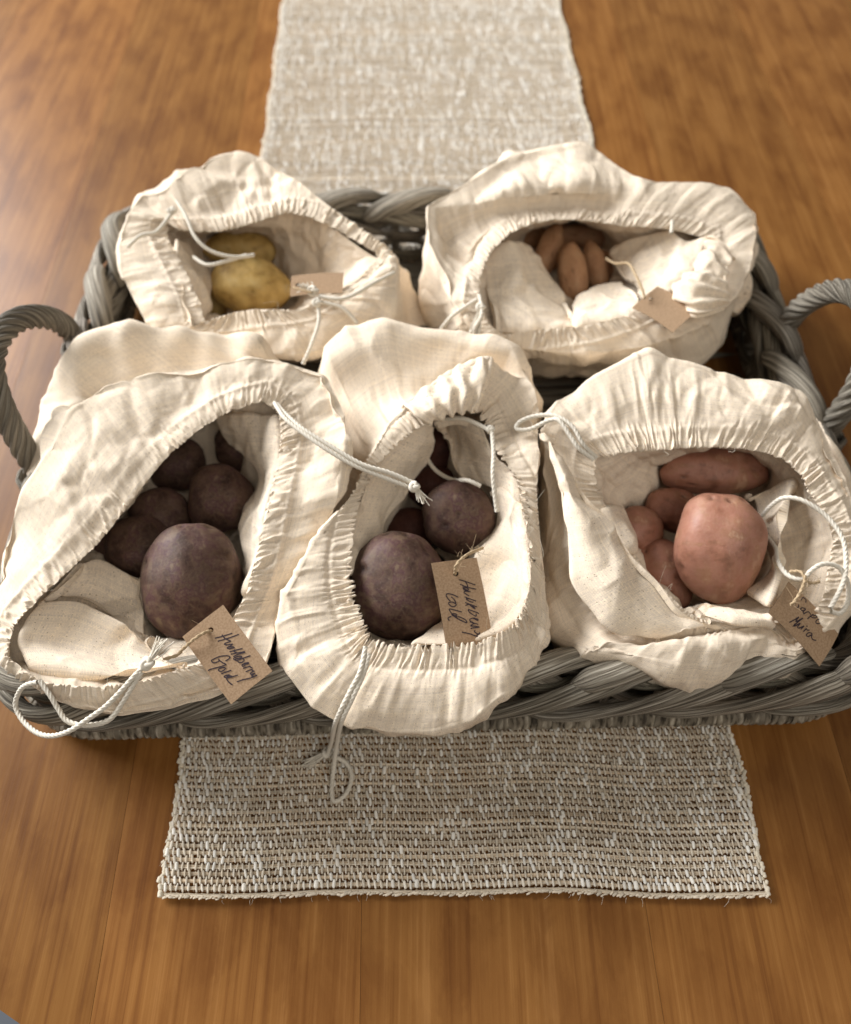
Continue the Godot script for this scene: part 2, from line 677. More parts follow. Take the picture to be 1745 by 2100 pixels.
func materials() -> void:
	var c := cotton_images()
	var m := matte(Color.WHITE, 0.95, 0.25)
	m.albedo_texture = c[0]
	m.uv1_scale = Vector3.ONE / 0.066
	m.heightmap_enabled = true
	m.heightmap_texture = c[1]
	m.heightmap_scale = 0.020
	m.backlight_enabled = true
	m.backlight = Color(0.19, 0.18, 0.15)
	M.cotton = m
	M.cord = matte(lin(0.66, 0.60, 0.50), 0.95, 0.15)
	M.twine = matte(lin(0.42, 0.31, 0.19), 0.95, 0.2)
	M.thread = matte(lin(0.62, 0.55, 0.43), 0.9, 0.2)
	m = matte(Color.WHITE, 0.85, 0.3)
	m.albedo_texture = noise_texture(Vector2i(512, 512), 0.045, 4, [[0.25, lin(0.30, 0.195, 0.115)], [0.5, lin(0.345, 0.228, 0.137)], [0.75, lin(0.39, 0.262, 0.16)]], 21)
	m.uv1_scale = Vector3.ONE * 24.0
	M.kraft = m
	M.ink = matte(lin(0.028, 0.016, 0.022), 0.6, 0.4)
	m = matte(Color.WHITE, 0.72, 0.35)
	m.albedo_texture = noise_texture(Vector2i(512, 512), 0.012, 5, [[0.2, lin(0.070, 0.057, 0.041)], [0.36, lin(0.20, 0.17, 0.127)], [0.6, lin(0.275, 0.238, 0.182)], [0.76, lin(0.46, 0.41, 0.33)]], 31)
	m.uv1_scale = Vector3(4.0, 0.22, 1)
	m.heightmap_enabled = true
	m.heightmap_texture = noise_texture(Vector2i(512, 512), 0.02, 4, [], 32)
	m.heightmap_scale = 0.09
	m.vertex_color_use_as_albedo = true
	M.willow = m
	M.slate = matte(lin(0.05, 0.055, 0.065), 0.6)
	# table wood: long streaks with broad stain clouds over them
	m = matte(Color.WHITE, 0.38, 0.31)
	m.albedo_texture = noise_texture(Vector2i(1024, 1024), 0.010, 6, [[0.14, lin(0.180, 0.070, 0.016)], [0.34, lin(0.226, 0.093, 0.022)], [0.6, lin(0.246, 0.105, 0.026)], [0.85, lin(0.295, 0.134, 0.038)]], 41, FastNoiseLite.TYPE_SIMPLEX_SMOOTH, 12.0)
	m.albedo_texture.noise.fractal_gain = 0.62
	m.uv1_scale = Vector3(14.0, 0.26, 1)
	m.vertex_color_use_as_albedo = true
	m.detail_enabled = true
	m.detail_blend_mode = BaseMaterial3D.BLEND_MODE_MUL
	m.detail_uv_layer = BaseMaterial3D.DETAIL_UV_2
	m.detail_albedo = noise_texture(Vector2i(1024, 1024), 0.008, 5, [[0.2, Color(0.85, 0.81, 0.77)], [0.5, Color(0.94, 0.925, 0.91)], [0.75, Color(1, 1, 1)]], 42, FastNoiseLite.TYPE_SIMPLEX_SMOOTH, 60.0)
	m.uv2_scale = Vector3(4.0, 1.3, 1)
	m.heightmap_enabled = true
	m.heightmap_texture = noise_texture(Vector2i(1024, 1024), 0.03, 3, [], 43)
	m.heightmap_scale = 0.0035
	M.wood = m
	M.d = skin([[0.20, lin(0.032, 0.016, 0.012)], [0.36, lin(0.070, 0.038, 0.028)], [0.50, lin(0.115, 0.070, 0.045)], [0.60, lin(0.078, 0.035, 0.036)], [0.80, lin(0.19, 0.13, 0.082)]], 51, 0.5, lin(0.20, 0.155, 0.105))
	M.k = skin([[0.15, lin(0.035, 0.013, 0.010)], [0.5, lin(0.070, 0.026, 0.018)], [0.8, lin(0.10, 0.04, 0.028)]], 52, 0.55, lin(0.16, 0.09, 0.06))
	M.r = skin([[0.10, lin(0.20, 0.084, 0.050)], [0.32, lin(0.32, 0.138, 0.086)], [0.52, lin(0.36, 0.168, 0.115)], [0.68, lin(0.31, 0.150, 0.085)], [0.86, lin(0.46, 0.28, 0.18)]], 53, 0.46, lin(0.46, 0.29, 0.17))
	M.r.metallic_specular = 0.42
	M.y = skin([[0.12, lin(0.22, 0.125, 0.036)], [0.36, lin(0.43, 0.275, 0.085)], [0.65, lin(0.53, 0.355, 0.125)], [0.9, lin(0.56, 0.41, 0.18)]], 54, 0.5, lin(0.42, 0.32, 0.16))
	M.f = skin([[0.12, lin(0.20, 0.09, 0.042)], [0.36, lin(0.36, 0.185, 0.095)], [0.65, lin(0.43, 0.235, 0.125)], [0.9, lin(0.46, 0.29, 0.16)]], 55, 0.5, lin(0.40, 0.27, 0.15))
	m = matte(Color.WHITE, 0.9, 0.25)
	m.vertex_color_use_as_albedo = true
	M.yarn = m

# ---------------------------------------------------------------- potatoes
func potato(label: String, kind: String, group: String, at: Vector3, radii: Vector3, roll: float, number: int) -> void:
	rng.seed = 900 + number
	var noise := FastNoiseLite.new()
	noise.seed = number
	noise.frequency = 1.0
	noise.fractal_octaves = 3
	var smooth_noise := FastNoiseLite.new()
	smooth_noise.seed = number + 300
	smooth_noise.frequency = 1.0
	smooth_noise.fractal_type = FastNoiseLite.FRACTAL_NONE
	var eyes := PackedVector3Array()
	for i in rng.randi_range(9, 14):
		eyes.append(Vector3(rng.randfn(), rng.randfn() + 0.4, rng.randfn()).normalized())
	var f := Bag_of_faces.new()
	f.tinted = true
	var rows := 56
	var cols := 84
	for r in rows + 1:
		var th := PI * r / rows
		for c in cols + 1:
			var ph := TAU * (c % cols) / cols
			var d := Vector3(sin(th) * cos(ph), cos(th), sin(th) * sin(ph))
			var k := 1.0 + 0.085 * smooth_noise.get_noise_3d(d.x * 0.8, d.y * 0.8, d.z * 0.8) + 0.012 * smooth_noise.get_noise_3d(d.x * 2.2, d.y * 2.2, d.z * 2.2) + 0.0008 * noise.get_noise_3d(d.x * 9.0, d.y * 9.0, d.z * 9.0)
			var tint := 1.0 + 0.22 * noise.get_noise_3d(d.x * 3.0 + 9.0, d.y * 3.0, d.z * 3.0)
			for e in eyes:
				var a := d.angle_to(e)
				if a < 0.3:
					var dent := exp(-a * a / 0.006)
					var brow := exp(-pow((a - 0.12) / 0.05, 2.0)) * clampf((d.y - e.y) * 7.0, 0.0, 1.0)
					k -= 0.048 * dent
					k += 0.020 * brow
					tint -= 0.5 * exp(-a * a / 0.0018) + 0.12 * exp(-a * a / 0.02)
			f.v.append(Vector3(d.x * radii.x, d.y * radii.y, d.z * radii.z) * k)
			f.n.append(d)
			f.uv.append(Vector2(float(c) / cols, float(r) / rows))
			f.col.append(Color(tint, tint, tint))
	for r in rows:
		for c in cols:
			var a := r * (cols + 1) + c
			f.ix.append_array(PackedInt32Array([a, a + cols + 1, a + 1, a + 1, a + cols + 1, a + cols + 2]))
	renormal(f)
	var o := MeshInstance3D.new()
	o.name = numbered("potato")
	o.mesh = f.mesh()
	o.material_override = M[kind]
	add_child(o, true)
	o.position = at
	o.basis = LEAN * Basis(Vector3.BACK, deg_to_rad(roll))
	tag(o, label, "potato", group)

var LEAN := Basis()

# ---------------------------------------------------------------- table, runner
func board(f: Bag_of_faces, poly: PackedVector2Array, top: float, thick: float, x0: float, tint: Color, number: int, uv2: PackedVector2Array) -> void:
	f.tinted = true
	var tri := Geometry2D.triangulate_polygon(poly)
	var base := f.v.size()
	for side in 2:
		for q in poly:
			f.v.append(Vector3(q.x, top - thick * side, q.y))
			f.n.append(Vector3.UP if side == 0 else Vector3.DOWN)
			f.uv.append(Vector2(q.x - x0 + number * 0.37, q.y + number * 0.71))
			uv2.append(Vector2(q.x * 0.8 + number * 0.23, q.y + number * 0.4))
			f.col.append(tint)
	for i in range(0, tri.size(), 3):
		f.ix.append_array(PackedInt32Array([base + tri[i], base + tri[i + 1], base + tri[i + 2]]))
		f.ix.append_array(PackedInt32Array([base + poly.size() + tri[i], base + poly.size() + tri[i + 2], base + poly.size() + tri[i + 1]]))
	for i in poly.size():
		var a := poly[i]
		var b := poly[(i + 1) % poly.size()]
		var n := Vector3(b.y - a.y, 0, a.x - b.x).normalized()
		var k := f.v.size()
		for q: Vector3 in [Vector3(a.x, top, a.y), Vector3(b.x, top, b.y), Vector3(b.x, top - thick, b.y), Vector3(a.x, top - thick, a.y)]:
			f.v.append(q)
			f.n.append(n)
			f.uv.append(Vector2(q.y, q.x + q.z))
			uv2.append(Vector2(q.y, q.x + q.z))
			f.col.append(tint)
		f.ix.append_array(PackedInt32Array([k, k + 1, k + 2, k, k + 2, k + 3]))

func make_table() -> void:
	var t := thing("wooden_table", "brown stained wooden table of wide glued boards under the runner and wicker tray", "table", Vector3(0.1, -0.75, -0.6))
	var outline := PackedVector2Array([Vector2(-0.74, -1.9), Vector2(-0.70, -0.9), Vector2(-0.62, -0.2), Vector2(-0.52, 0.08), Vector2(-0.38, 0.255), Vector2(-0.30, 0.318), Vector2(-0.236, 0.359), Vector2(-0.205, 0.375), Vector2(-0.1, 0.415), Vector2(0.05, 0.45), Vector2(0.22, 0.45), Vector2(0.38, 0.41), Vector2(0.54, 0.29), Vector2(0.66, 0.1), Vector2(0.76, -0.2), Vector2(0.84, -0.9), Vector2(0.86, -1.9)])
	var edges := [-0.80, -0.655, -0.500, -0.344, -0.187, -0.038, 0.130, 0.272, 0.430, 0.580, 0.735, 0.90]
	var tints := [1.0, 0.88, 1.02, 0.84, 1.04, 0.97, 1.1, 0.90, 1.03, 0.92, 1.0]
	for i in edges.size() - 1:
		var a: float = edges[i]
		var b: float = edges[i + 1]
		var gap := 0.00011
		# the boards run with the runner, a little askew to the picture
		var strip := PackedVector2Array([Vector2(a + gap + 0.0082, 0.6), Vector2(b - gap + 0.0082, 0.6), Vector2(b - gap - 0.060, -1.9), Vector2(a + gap - 0.060, -1.9)])
		for poly in Geometry2D.intersect_polygons(outline, strip):
			var f := Bag_of_faces.new()
			var uv2 := PackedVector2Array()
			var tone: float = tints[i]
			board(f, poly, 0.0, 0.03, a, Color(tone, tone * (0.985 + 0.03 * (i % 2)), tone * (0.96 + 0.05 * (i % 3))), i, uv2)
			var arr := []
			arr.resize(Mesh.ARRAY_MAX)
			arr[Mesh.ARRAY_VERTEX] = f.v
			arr[Mesh.ARRAY_NORMAL] = f.n
			arr[Mesh.ARRAY_TEX_UV] = f.uv
			arr[Mesh.ARRAY_TEX_UV2] = uv2
			arr[Mesh.ARRAY_COLOR] = f.col
			orient(f)
			arr[Mesh.ARRAY_INDEX] = f.ix
			var m := ArrayMesh.new()
			m.add_surface_from_arrays(Mesh.PRIMITIVE_TRIANGLES, arr)
			part("board", m, M.wood, t, t.position)
	for s: Vector2 in [Vector2(-0.35, 0.1), Vector2(0.45, 0.1), Vector2(-0.5, -1.6), Vector2(0.6, -1.6)]:
		var f := Bag_of_faces.new()
		f.tinted = true
		var line := PackedVector3Array([Vector3(s.x, -0.75, s.y), Vector3(s.x, -0.3, s.y), Vector3(s.x, -0.031, s.y)])
		tube(f, line, PackedVector3Array(), PackedFloat32Array([0.025, 0.032, 0.038]), PackedFloat32Array([0.025, 0.032, 0.038]), 16)
		part("leg", f.mesh(), M.wood, t, t.position)
	var floor_mesh := BoxMesh.new()
	floor_mesh.size = Vector3(6, 0.05, 6)
	var fl := part("floor", floor_mesh, M.slate, self)
	fl.position = Vector3(0, -0.775, -0.5)
	fl.set_meta("kind", "structure")

# the runner lies along a line a little askew; s across (0 to 1), z along
func runner_at(s: float, z: float) -> Vector3:
	var slope := 0.0275
	var x := -0.156 + 0.36 * s + (z - 0.299) * slope
	var y := 0.0016
	if z > 0.18:
		y += 0.0012 * (1.0 + sin(s * 9.0 + 0.6) * 0.6 + sin(s * 21.0) * 0.4) * smoothstep(0.19, 0.26, z)
	z += 0.0012 * sin(s * 7.0 + 1.0) + 0.0008 * sin(s * 17.0)
	x += 0.0012 * sin(z * 60.0) * (1.0 if s < 0.05 or s > 0.95 else 0.0)
	return Vector3(x, y, z)

func make_runner() -> void:
	var t := thing("table_runner", "loosely woven cream and flax table runner lying along the table under the tray", "table runner", Vector3(0, 0, 0))
	rng.seed = 77
	var pitch := 0.0040
	var rows := 400
	var columns := 204
	# weft: bundles of flax fibres across
	var f := Bag_of_faces.new()
	f.tinted = true
	for r in rows:
		var z := 0.2985 - pitch * r
		var near := r < 34
		if not near and z < 0.16 and z > -0.20:
			continue
		var tone := rng.randf_range(0.75, 1.12)
		for b in (4 if near else 2):
			var p := PackedVector3Array()
			var wob := rng.randf() * 9.0
			var across := 90 if near else 24
			for i in across + 1:
				var q := runner_at(float(i) / across, z + (b - 1.5) * (0.00046 if near else 0.0011))
				q.z += 0.0004 * nz.get_noise_2d(i * 14.0, r * 31.0 + b * 77.0 + wob)
				q.y += 0.0004 * nz.get_noise_2d(i * 17.0 + 400.0, r * 31.0 + b * 57.0) - 0.0001
				p.append(q)
			var half := rng.randf_range(0.00026, 0.00046) * (1.0 if near else 1.7)
			var k := tone * rng.randf_range(0.8, 1.2)
			var pale := rng.randf()
			tube(f, p, PackedVector3Array(), filled(p.size(), half), filled(p.size(), half * 0.7), 5 if near else 4, 0, 0.0, 0.0, 0.0, Color(0.58, 0.45, 0.31).lerp(Color(0.78, 0.69, 0.55), pale * pale) * k)
	var w := part("weft_fibres", f.mesh(), M.yarn, t)
	w.set_meta("kind", "stuff")
	# warp: a cream stitch over every other weft bundle
	var ball := CapsuleMesh.new()
	ball.radius = 0.5
	ball.height = 2.4
	ball.radial_segments = 8
	ball.rings = 2
	var lie := Basis(Vector3.RIGHT, PI / 2) * Basis.from_scale(Vector3(1, 1 / 2.4, 1))
	var where: Array[Transform3D] = []
	var shade := PackedColorArray()
	var column_tone := PackedFloat32Array()
	for c in columns:
		column_tone.append(rng.randf())
	for r in rows:
		for c in columns:
			if (r + c) % 2 or r == 0:
				continue
			var z := 0.2985 - pitch * r
			if z < 0.16 and z > -0.20:
				continue
			var s := (c + 0.5) / columns
			var q := runner_at(s, z)
			var thick := rng.randf_range(0.00082, 0.00132)
			var slub := nz.get_noise_2d(c * 23.0, r * 1.5)
			var pale := 0.0
			if slub > 0.22 or rng.randf() < (0.04 if r < 34 else 0.0):
				thick *= rng.randf_range(1.3, 1.65)
				pale = rng.randf_range(0.5, 1.0)
			var edge := c < 5 or c > columns - 6 or r < 2
			if edge:
				thick *= 1.2
				pale = maxf(pale, rng.randf_range(0.0, 0.45))
			var b := Basis(Vector3.UP, rng.randfn(0.0, 0.10) + 0.12).scaled_local(Vector3(thick * 1.15, thick * 1.05, pitch * rng.randf_range(1.12, 1.38)))
			where.append(Transform3D(b * lie, q + Vector3(rng.randfn(0, 0.00016), 0.0007, rng.randfn(0, 0.00025))))
			var k := rng.randf_range(0.82, 1.1) if r < 34 else rng.randf_range(0.84, 0.96)
			shade.append(Color(0.61, 0.515, 0.385).lerp(Color(0.84, 0.80, 0.72), clampf(pale + 0.35 * column_tone[c] * column_tone[c] + 0.2 * rng.randf(), 0.0, 1.0)) * k)
			# the thread sinks under the next bundle, its shade there painted as darker yarn
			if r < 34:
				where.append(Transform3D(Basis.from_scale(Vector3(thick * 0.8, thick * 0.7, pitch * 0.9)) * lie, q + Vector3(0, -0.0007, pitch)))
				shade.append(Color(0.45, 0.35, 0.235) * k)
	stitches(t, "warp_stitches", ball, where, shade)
	# selvedge and hem loops
	where = []
	shade = PackedColorArray()
	for r in rows * 2:
		var z := 0.2985 - pitch * r * 0.5
		if z < 0.16 and z > -0.20:
			continue
		for s: float in [0.0, 1.0]:
			var q := runner_at(s, z) + Vector3(rng.randfn(0, 0.0007), 0.0004, 0)
			var big := rng.randf_range(0.8, 1.4)
			where.append(Transform3D(Basis(Vector3.UP, rng.randfn(0.0, 0.4)).scaled_local(Vector3(0.0022, 0.0018, 0.0030) * big) * lie, q))
			shade.append(Color(0.66, 0.58, 0.45) * rng.randf_range(0.85, 1.15))
	for i in 190:
		var q := runner_at((i + 0.5) / 190.0, 0.2998 + rng.randfn(0, 0.0004))
		where.append(Transform3D(Basis(Vector3.UP, 0.35 + rng.randfn(0.0, 0.2)).scaled_local(Vector3(0.0030, 0.0013, 0.0013) * rng.randf_range(0.6, 1.3)) * lie, q + Vector3(0, 0.0004, 0)))
		shade.append(Color(0.62, 0.53, 0.41) * rng.randf_range(0.75, 1.2))
	stitches(t, "edge_loops", ball, where, shade)
	# loose hairs along the edge
	f = Bag_of_faces.new()
	f.tinted = true
	for i in 26:
		var q := runner_at(rng.randf(), 0.301)
		if i % 5 == 0:
			q = runner_at(0.0, rng.randf_range(0.2, 0.3))
		var d := Vector3(rng.randfn() * 0.7, 0, 1.0 if i % 5 else rng.randfn())
		if i % 5 == 0:
			d.x = -1.0
		d = d.normalized() * rng.randf_range(0.0015, 0.0045)
		var line := smooth(PackedVector3Array([q, q + d * 0.5 + Vector3(0, 0.0008, 0), q + d + Vector3(rng.randfn() * 0.001, -q.y + 0.0003, 0)]), 0.0012)
		tube(f, line, PackedVector3Array(), filled(line.size(), 0.00009), filled(line.size(), 0.00009), 4, 0, 0.0, 0.0, 0.0, Color(0.7, 0.62, 0.5))
	var hairs := part("loose_fibres", f.mesh(), M.yarn, t)
	hairs.set_meta("kind", "stuff")

func stitches(t: Node3D, called: String, m: Mesh, where: Array[Transform3D], shade: PackedColorArray) -> void:
	var mm := MultiMesh.new()
	mm.transform_format = MultiMesh.TRANSFORM_3D
	mm.use_colors = true
	mm.mesh = m
	mm.instance_count = where.size()
	for i in where.size():
		mm.set_instance_transform(i, where[i])
		mm.set_instance_color(i, shade[i])
	var o := MultiMeshInstance3D.new()
	o.name = called
	o.multimesh = mm
	o.material_override = M.yarn
	t.add_child(o, true)
	o.set_meta("kind", "stuff")

# ---------------------------------------------------------------- tray
const TRAY := Vector3(0.0075, 0, -0.0365)
const HALF := Vector2(0.272, 0.228)
const CORNER := 0.045
const YAW := 0.0235

# point on the tray's outline at distance a (from the front left corner going right), pushed out by `out`, at height h; the normal too
func rim(a: float, out: float, h: float) -> Array:
	var straight := Vector2(2.0 * (HALF.x - CORNER), 2.0 * (HALF.y - CORNER))
	var arc := PI / 2 * CORNER
	var girth := 2.0 * (straight.x + straight.y) + 4.0 * arc
	a = fposmod(a, girth)
	var q := Vector2()
	var n := Vector2()
	var legs := [straight.x, arc, straight.y, arc, straight.x, arc, straight.y, arc]
	var k := 0
	while k < 7 and a > legs[k]:
		a -= legs[k]
		k += 1
	var turn := -PI / 2 * (k / 2)   # front, right, back, left
	var along := Vector2(1, 0).rotated(turn)
	var outward := Vector2(0, 1).rotated(turn)
	var w := straight.x if (k / 2) % 2 == 0 else straight.y
	var deep := HALF.y if (k / 2) % 2 == 0 else HALF.x
	if k % 2 == 0:
		q = along * (a - w / 2) + outward * deep
		n = outward
	else:
		var c := along * (w / 2) + outward * (deep - CORNER)
		n = outward.rotated(-a / CORNER)
		q = c + n * CORNER
	q += n * out
	var bow := 0.0
	q = q.rotated(-YAW)
	n = n.rotated(-YAW)
	return [TRAY + Vector3(q.x, h, q.y), Vector3(n.x, 0, n.y), girth]

func along_rim(a0: float, length: float, keys: Array, steps: int, jitter: float) -> Array:
	var p := PackedVector3Array()
	var nn := PackedVector3Array()
	for i in steps + 1:
		var t := float(i) / steps
		var x := t * (keys.size() - 1)
		var k := mini(int(x), keys.size() - 2)
		var u := x - k
		var o: Vector2 = keys[k].cubic_interpolate(keys[k + 1], keys[maxi(k - 1, 0)], keys[mini(k + 2, keys.size() - 1)], u)
		var g := rim(a0 + length * t, o.x, o.y + jitter * sin(t * 5.0 + a0 * 40.0))
		p.append(g[0])
		nn.append((g[1] * (o.x + 0.002) + Vector3.UP * (o.y - 0.058)).normalized())
	return [p, nn]

func strand(called: String, path: Array, half_w: float, half_t: float, tint: float, parent: Node3D, taper := 0.12) -> void:
	var f := Bag_of_faces.new()
	f.tinted = true
	var n: int = path[0].size()
	var w := PackedFloat32Array()
	var t := PackedFloat32Array()
	for i in n:
		var e := minf(i, n - 1 - i) / float(n - 1)
		var k := smoothstep(-0.03, taper, e) * 0.75 + 0.25
		if i == 0 or i == n - 1:
			k = 0.05
		w.append(half_w * k)
		t.append(half_t * k)
	tube(f, path[0], path[1], w, t, 14, 0, 0, 0, rng.randf() * 5.0, Color(tint, tint * rng.randf_range(0.98, 1.02), tint * rng.randf_range(0.95, 1.04)))
	# a split cane is not smooth: long shallow flutes
	for i in f.v.size():
		var ring := i / 15
		var s := i % 15
		var c: Vector3 = path[0][ring]
		f.v[i] = c + (f.v[i] - c) * (1.0 + 0.035 * nz.get_noise_2d((s % 14) * 60.0, tint * 900.0 + ring * 2.0) + 0.03 * sin(ring * 0.35 + tint * 70.0))
	renormal(f)
	part(called, f.mesh(), M.willow, parent, parent.position)

func make_tray() -> void:
	var t := thing("wicker_tray", "grey washed wicker tray with braided rim and two wrapped handles holding five cotton bags", "basket", TRAY)
	rng.seed = 31
	var girth: float = rim(0, 0, 0)[2]
	# base coil wound with fine cane
	var f := Bag_of_faces.new()
	f.tinted = true
	var p := PackedVector3Array()
	var nn := PackedVector3Array()
	var r := PackedFloat32Array()
	var turns := 430
	var per := 8
	for i in turns * per + 1:
		var a := girth * i / (turns * per)
		var g := rim(a, 0.0035 + 0.0006 * nz.get_noise_1d(i * 0.9), 0.0125)
		p.append(g[0])
		nn.append(g[1])
		var lump := nz.get_noise_1d(floorf(float(i) / per) * 41.0)
		r.append(0.0086 * (0.80 + 0.2 * sqrt(absf(sin(PI * i / per)))) * (1.0 + 0.05 * lump))
	tube(f, p, nn, r, r, 14)
	for i in f.col.size():
		var k := 0.85 + 0.5 * nz.get_noise_1d(floorf(float(i / 15) / per) * 57.0)
		f.col[i] = Color(k, k * 0.98, k * 0.95)
		f.uv[i] = Vector2(f.uv[i].y * 0.9, f.uv[i].x * 2.0)
	renormal(f)
	part("base_coil", f.mesh(), M.willow, t, t.position).set_meta("kind", "stuff")
	# floor slats
	for i in 19:
		var z := -HALF.y + 0.018 + i * (2.0 * HALF.y - 0.036) / 18.0
		var line := PackedVector3Array()
		var up := PackedVector3Array()
		for k in 9:
			var q := Vector2(lerpf(-HALF.x + 0.006, HALF.x - 0.006, k / 8.0), z).rotated(-YAW)
			line.append(TRAY + Vector3(q.x, 0.0095 + 0.001 * ((i + k) % 2), q.y))
			up.append(Vector3.UP)
		strand("floor_slat", [line, up], 0.0115, 0.0022, rng.randf_range(0.5, 0.75), t, 0.01)
	# upright stakes
	var stakes := 56
	for i in stakes:
		var a := girth * (i + 0.5) / stakes
		var line := PackedVector3Array()
		var up := PackedVector3Array()
		for k in 6:
			var h := lerpf(0.010, 0.066, k / 5.0)
			var g := rim(a, 0.001, h)
			line.append(g[0])
			up.append(g[1])
		strand("stake", [line, up], 0.0042, 0.0030, rng.randf_range(0.55, 0.8), t, 0.02)
	# weavers in and out of the stakes, with gaps between the rows
	for row in 5:
		for side in 4:
			var line := PackedVector3Array()
			var up := PackedVector3Array()
			var steps := stakes * 2
			for k in range(side * steps / 4, (side + 1) * steps / 4 + 1):
				var a := girth * k / steps
				var sway := sin(PI * (k * 0.5 + 0.25) + PI * row)
				var g := rim(a, 0.0048 * sway, 0.018 + row * 0.0108 + 0.0012 * nz.get_noise_2d(k * 9.0, row * 50.0))
				line.append(g[0])
				up.append(g[1])
			var c := smooth(line, 0.006)
			var cu := PackedVector3Array()
			for q in c:
				cu.append((q - Vector3(TRAY.x, q.y, TRAY.z)).normalized())
			var near := smooth(up, 1.0)
			cu = PackedVector3Array()
			for k in c.size():
				cu.append(up[mini(int(float(k) / c.size() * up.size()), up.size() - 1)])
			strand("weaver", [c, cu], 0.0043, 0.0026, rng.randf_range(0.6, 0.85), t, 0.01)
	# braided border: long canes climb the outside, short ends turn over the top
	var count := 27
	var gap := girth / count
	for i in count:
		var a := i * gap + rng.randf_range(-0.004, 0.004) - 0.02
		var s := rng.randf_range(0.92, 1.08)
		strand("rim_cane", along_rim(a, gap * 2.5, [Vector2(0.000, 0.033), Vector2(0.0105, 0.039), Vector2(0.0145, 0.050), Vector2(0.0145, 0.061), Vector2(0.0095, 0.0705), Vector2(0.0, 0.0745), Vector2(-0.0095, 0.068)], 44, 0.0007), 0.0084 * s, 0.0046, rng.randf_range(0.78, 1.22), t)
		strand("rim_cane", along_rim(a + gap * 1.55 + rng.randf_range(-0.006, 0.006), gap * 1.25, [Vector2(0.0075, 0.0720), Vector2(0.0045, 0.0785), Vector2(-0.002, 0.0795), Vector2(-0.0095, 0.0745), Vector2(-0.013, 0.064)], 26, 0.0005), 0.0085 * s, 0.0050, rng.randf_range(0.85, 1.3), t, 0.16)
		strand("rim_cane", along_rim(a + gap * 0.4, gap * 2.2, [Vector2(-0.0095, 0.046), Vector2(-0.0105, 0.056), Vector2(-0.008, 0.065), Vector2(-0.002, 0.066), Vector2(0.004, 0.058)], 26, 0.0006), 0.0066, 0.0036, rng.randf_range(0.6, 0.9), t)
	# handles: arches of twisted cane
	for arch: Array in HANDLES:
		var c := smooth(pts(arch), 0.0018)
		f = Bag_of_faces.new()
		f.tinted = true
		var rad := PackedFloat32Array()
		for i in c.size():
			var e := minf(i, c.size() - 1 - i) / float(c.size())
			rad.append(0.0088 - 0.0014 * smoothstep(0.12, 0.0, e))
		tube(f, c, PackedVector3Array(), rad, rad, 72, 7, 0.26, 620.0)
		for i in f.v.size():
			var a := TAU * (i % 73) / 72
			var n := floorf((7.0 * a + 620.0 * f.uv[i].y / 10.0) / TAU)
			var k := 0.82 + 0.3 * nz.get_noise_1d(n * 33.0)
			f.col[i] = Color(k, k, k)
			f.uv[i] = Vector2((7.0 * a + 620.0 * f.uv[i].y / 10.0) / TAU * 0.3, f.uv[i].y)
		renormal(f)
		part("handle", f.mesh(), M.willow, t, t.position)
		for e in 2:
			var foot := c[0] if e == 0 else c[c.size() - 1]
			var line := PackedVector3Array()
			var up := PackedVector3Array()
			for k in 26:
				var a := TAU * 2.2 * k / 25.0
				line.append(foot + Vector3(cos(a) * 0.0125, -0.004 - 0.010 * k / 25.0, sin(a) * 0.0125))
				up.append(Vector3(cos(a), 0, sin(a)))
			strand("handle_binding", [line, up], 0.0042, 0.0022, 0.9, t, 0.02)

# ---------------------------------------------------------------- tags, cords
func knot(at: Vector3, size: float) -> ArrayMesh:
	var f := Bag_of_faces.new()
	var p := PackedVector3Array()
	for i in 90:
		var a := TAU * 2.0 * i / 89.0
		p.append(at + Vector3((2.0 + cos(1.5 * a)) * cos(a), 1.1 * sin(1.5 * a), (2.0 + cos(1.5 * a)) * sin(a)) * size * 0.22)
	tube(f, p, PackedVector3Array(), filled(90, 0.0017), filled(90, 0.0017), 10, 4, 0.2, 900.0)
	renormal(f)
	return f.mesh()

func fray(from: Vector3, to: Vector3, count: int, r: float, spread: float) -> ArrayMesh:
	var f := Bag_of_faces.new()
	for i in count:
		var e := to + Vector3(rng.randfn(), rng.randfn() * 0.5, rng.randfn()) * spread
		var mid := from.lerp(e, 0.5) + Vector3(rng.randfn(), rng.randfn(), rng.randfn()) * spread * 0.35
		e.y = maxf(e.y, 0.003)
		mid.y = maxf(mid.y, 0.003)
		var c := smooth(PackedVector3Array([from, mid, e]), 0.0015)
		tube(f, c, PackedVector3Array(), filled(c.size(), r), filled(c.size(), r), 5)
	return f.mesh()

func hair(p: PackedVector3Array, count: int, long: float) -> ArrayMesh:
	var f := Bag_of_faces.new()
	for i in count:
		var q := p[rng.randi_range(0, p.size() - 1)]
		var d := Vector3(rng.randfn(), absf(rng.randfn()), rng.randfn()).normalized() * long * rng.randf_range(0.3, 1.0)
		var c := smooth(PackedVector3Array([q, q + d * 0.5 + Vector3(rng.randfn(), rng.randfn(), rng.randfn()) * long * 0.2, q + d + Vector3(rng.randfn(), rng.randfn(), rng.randfn()) * long * 0.3]), 0.001)
		tube(f, c, PackedVector3Array(), filled(c.size(), 0.00010), filled(c.size(), 0.00007), 4)
	return f.mesh()

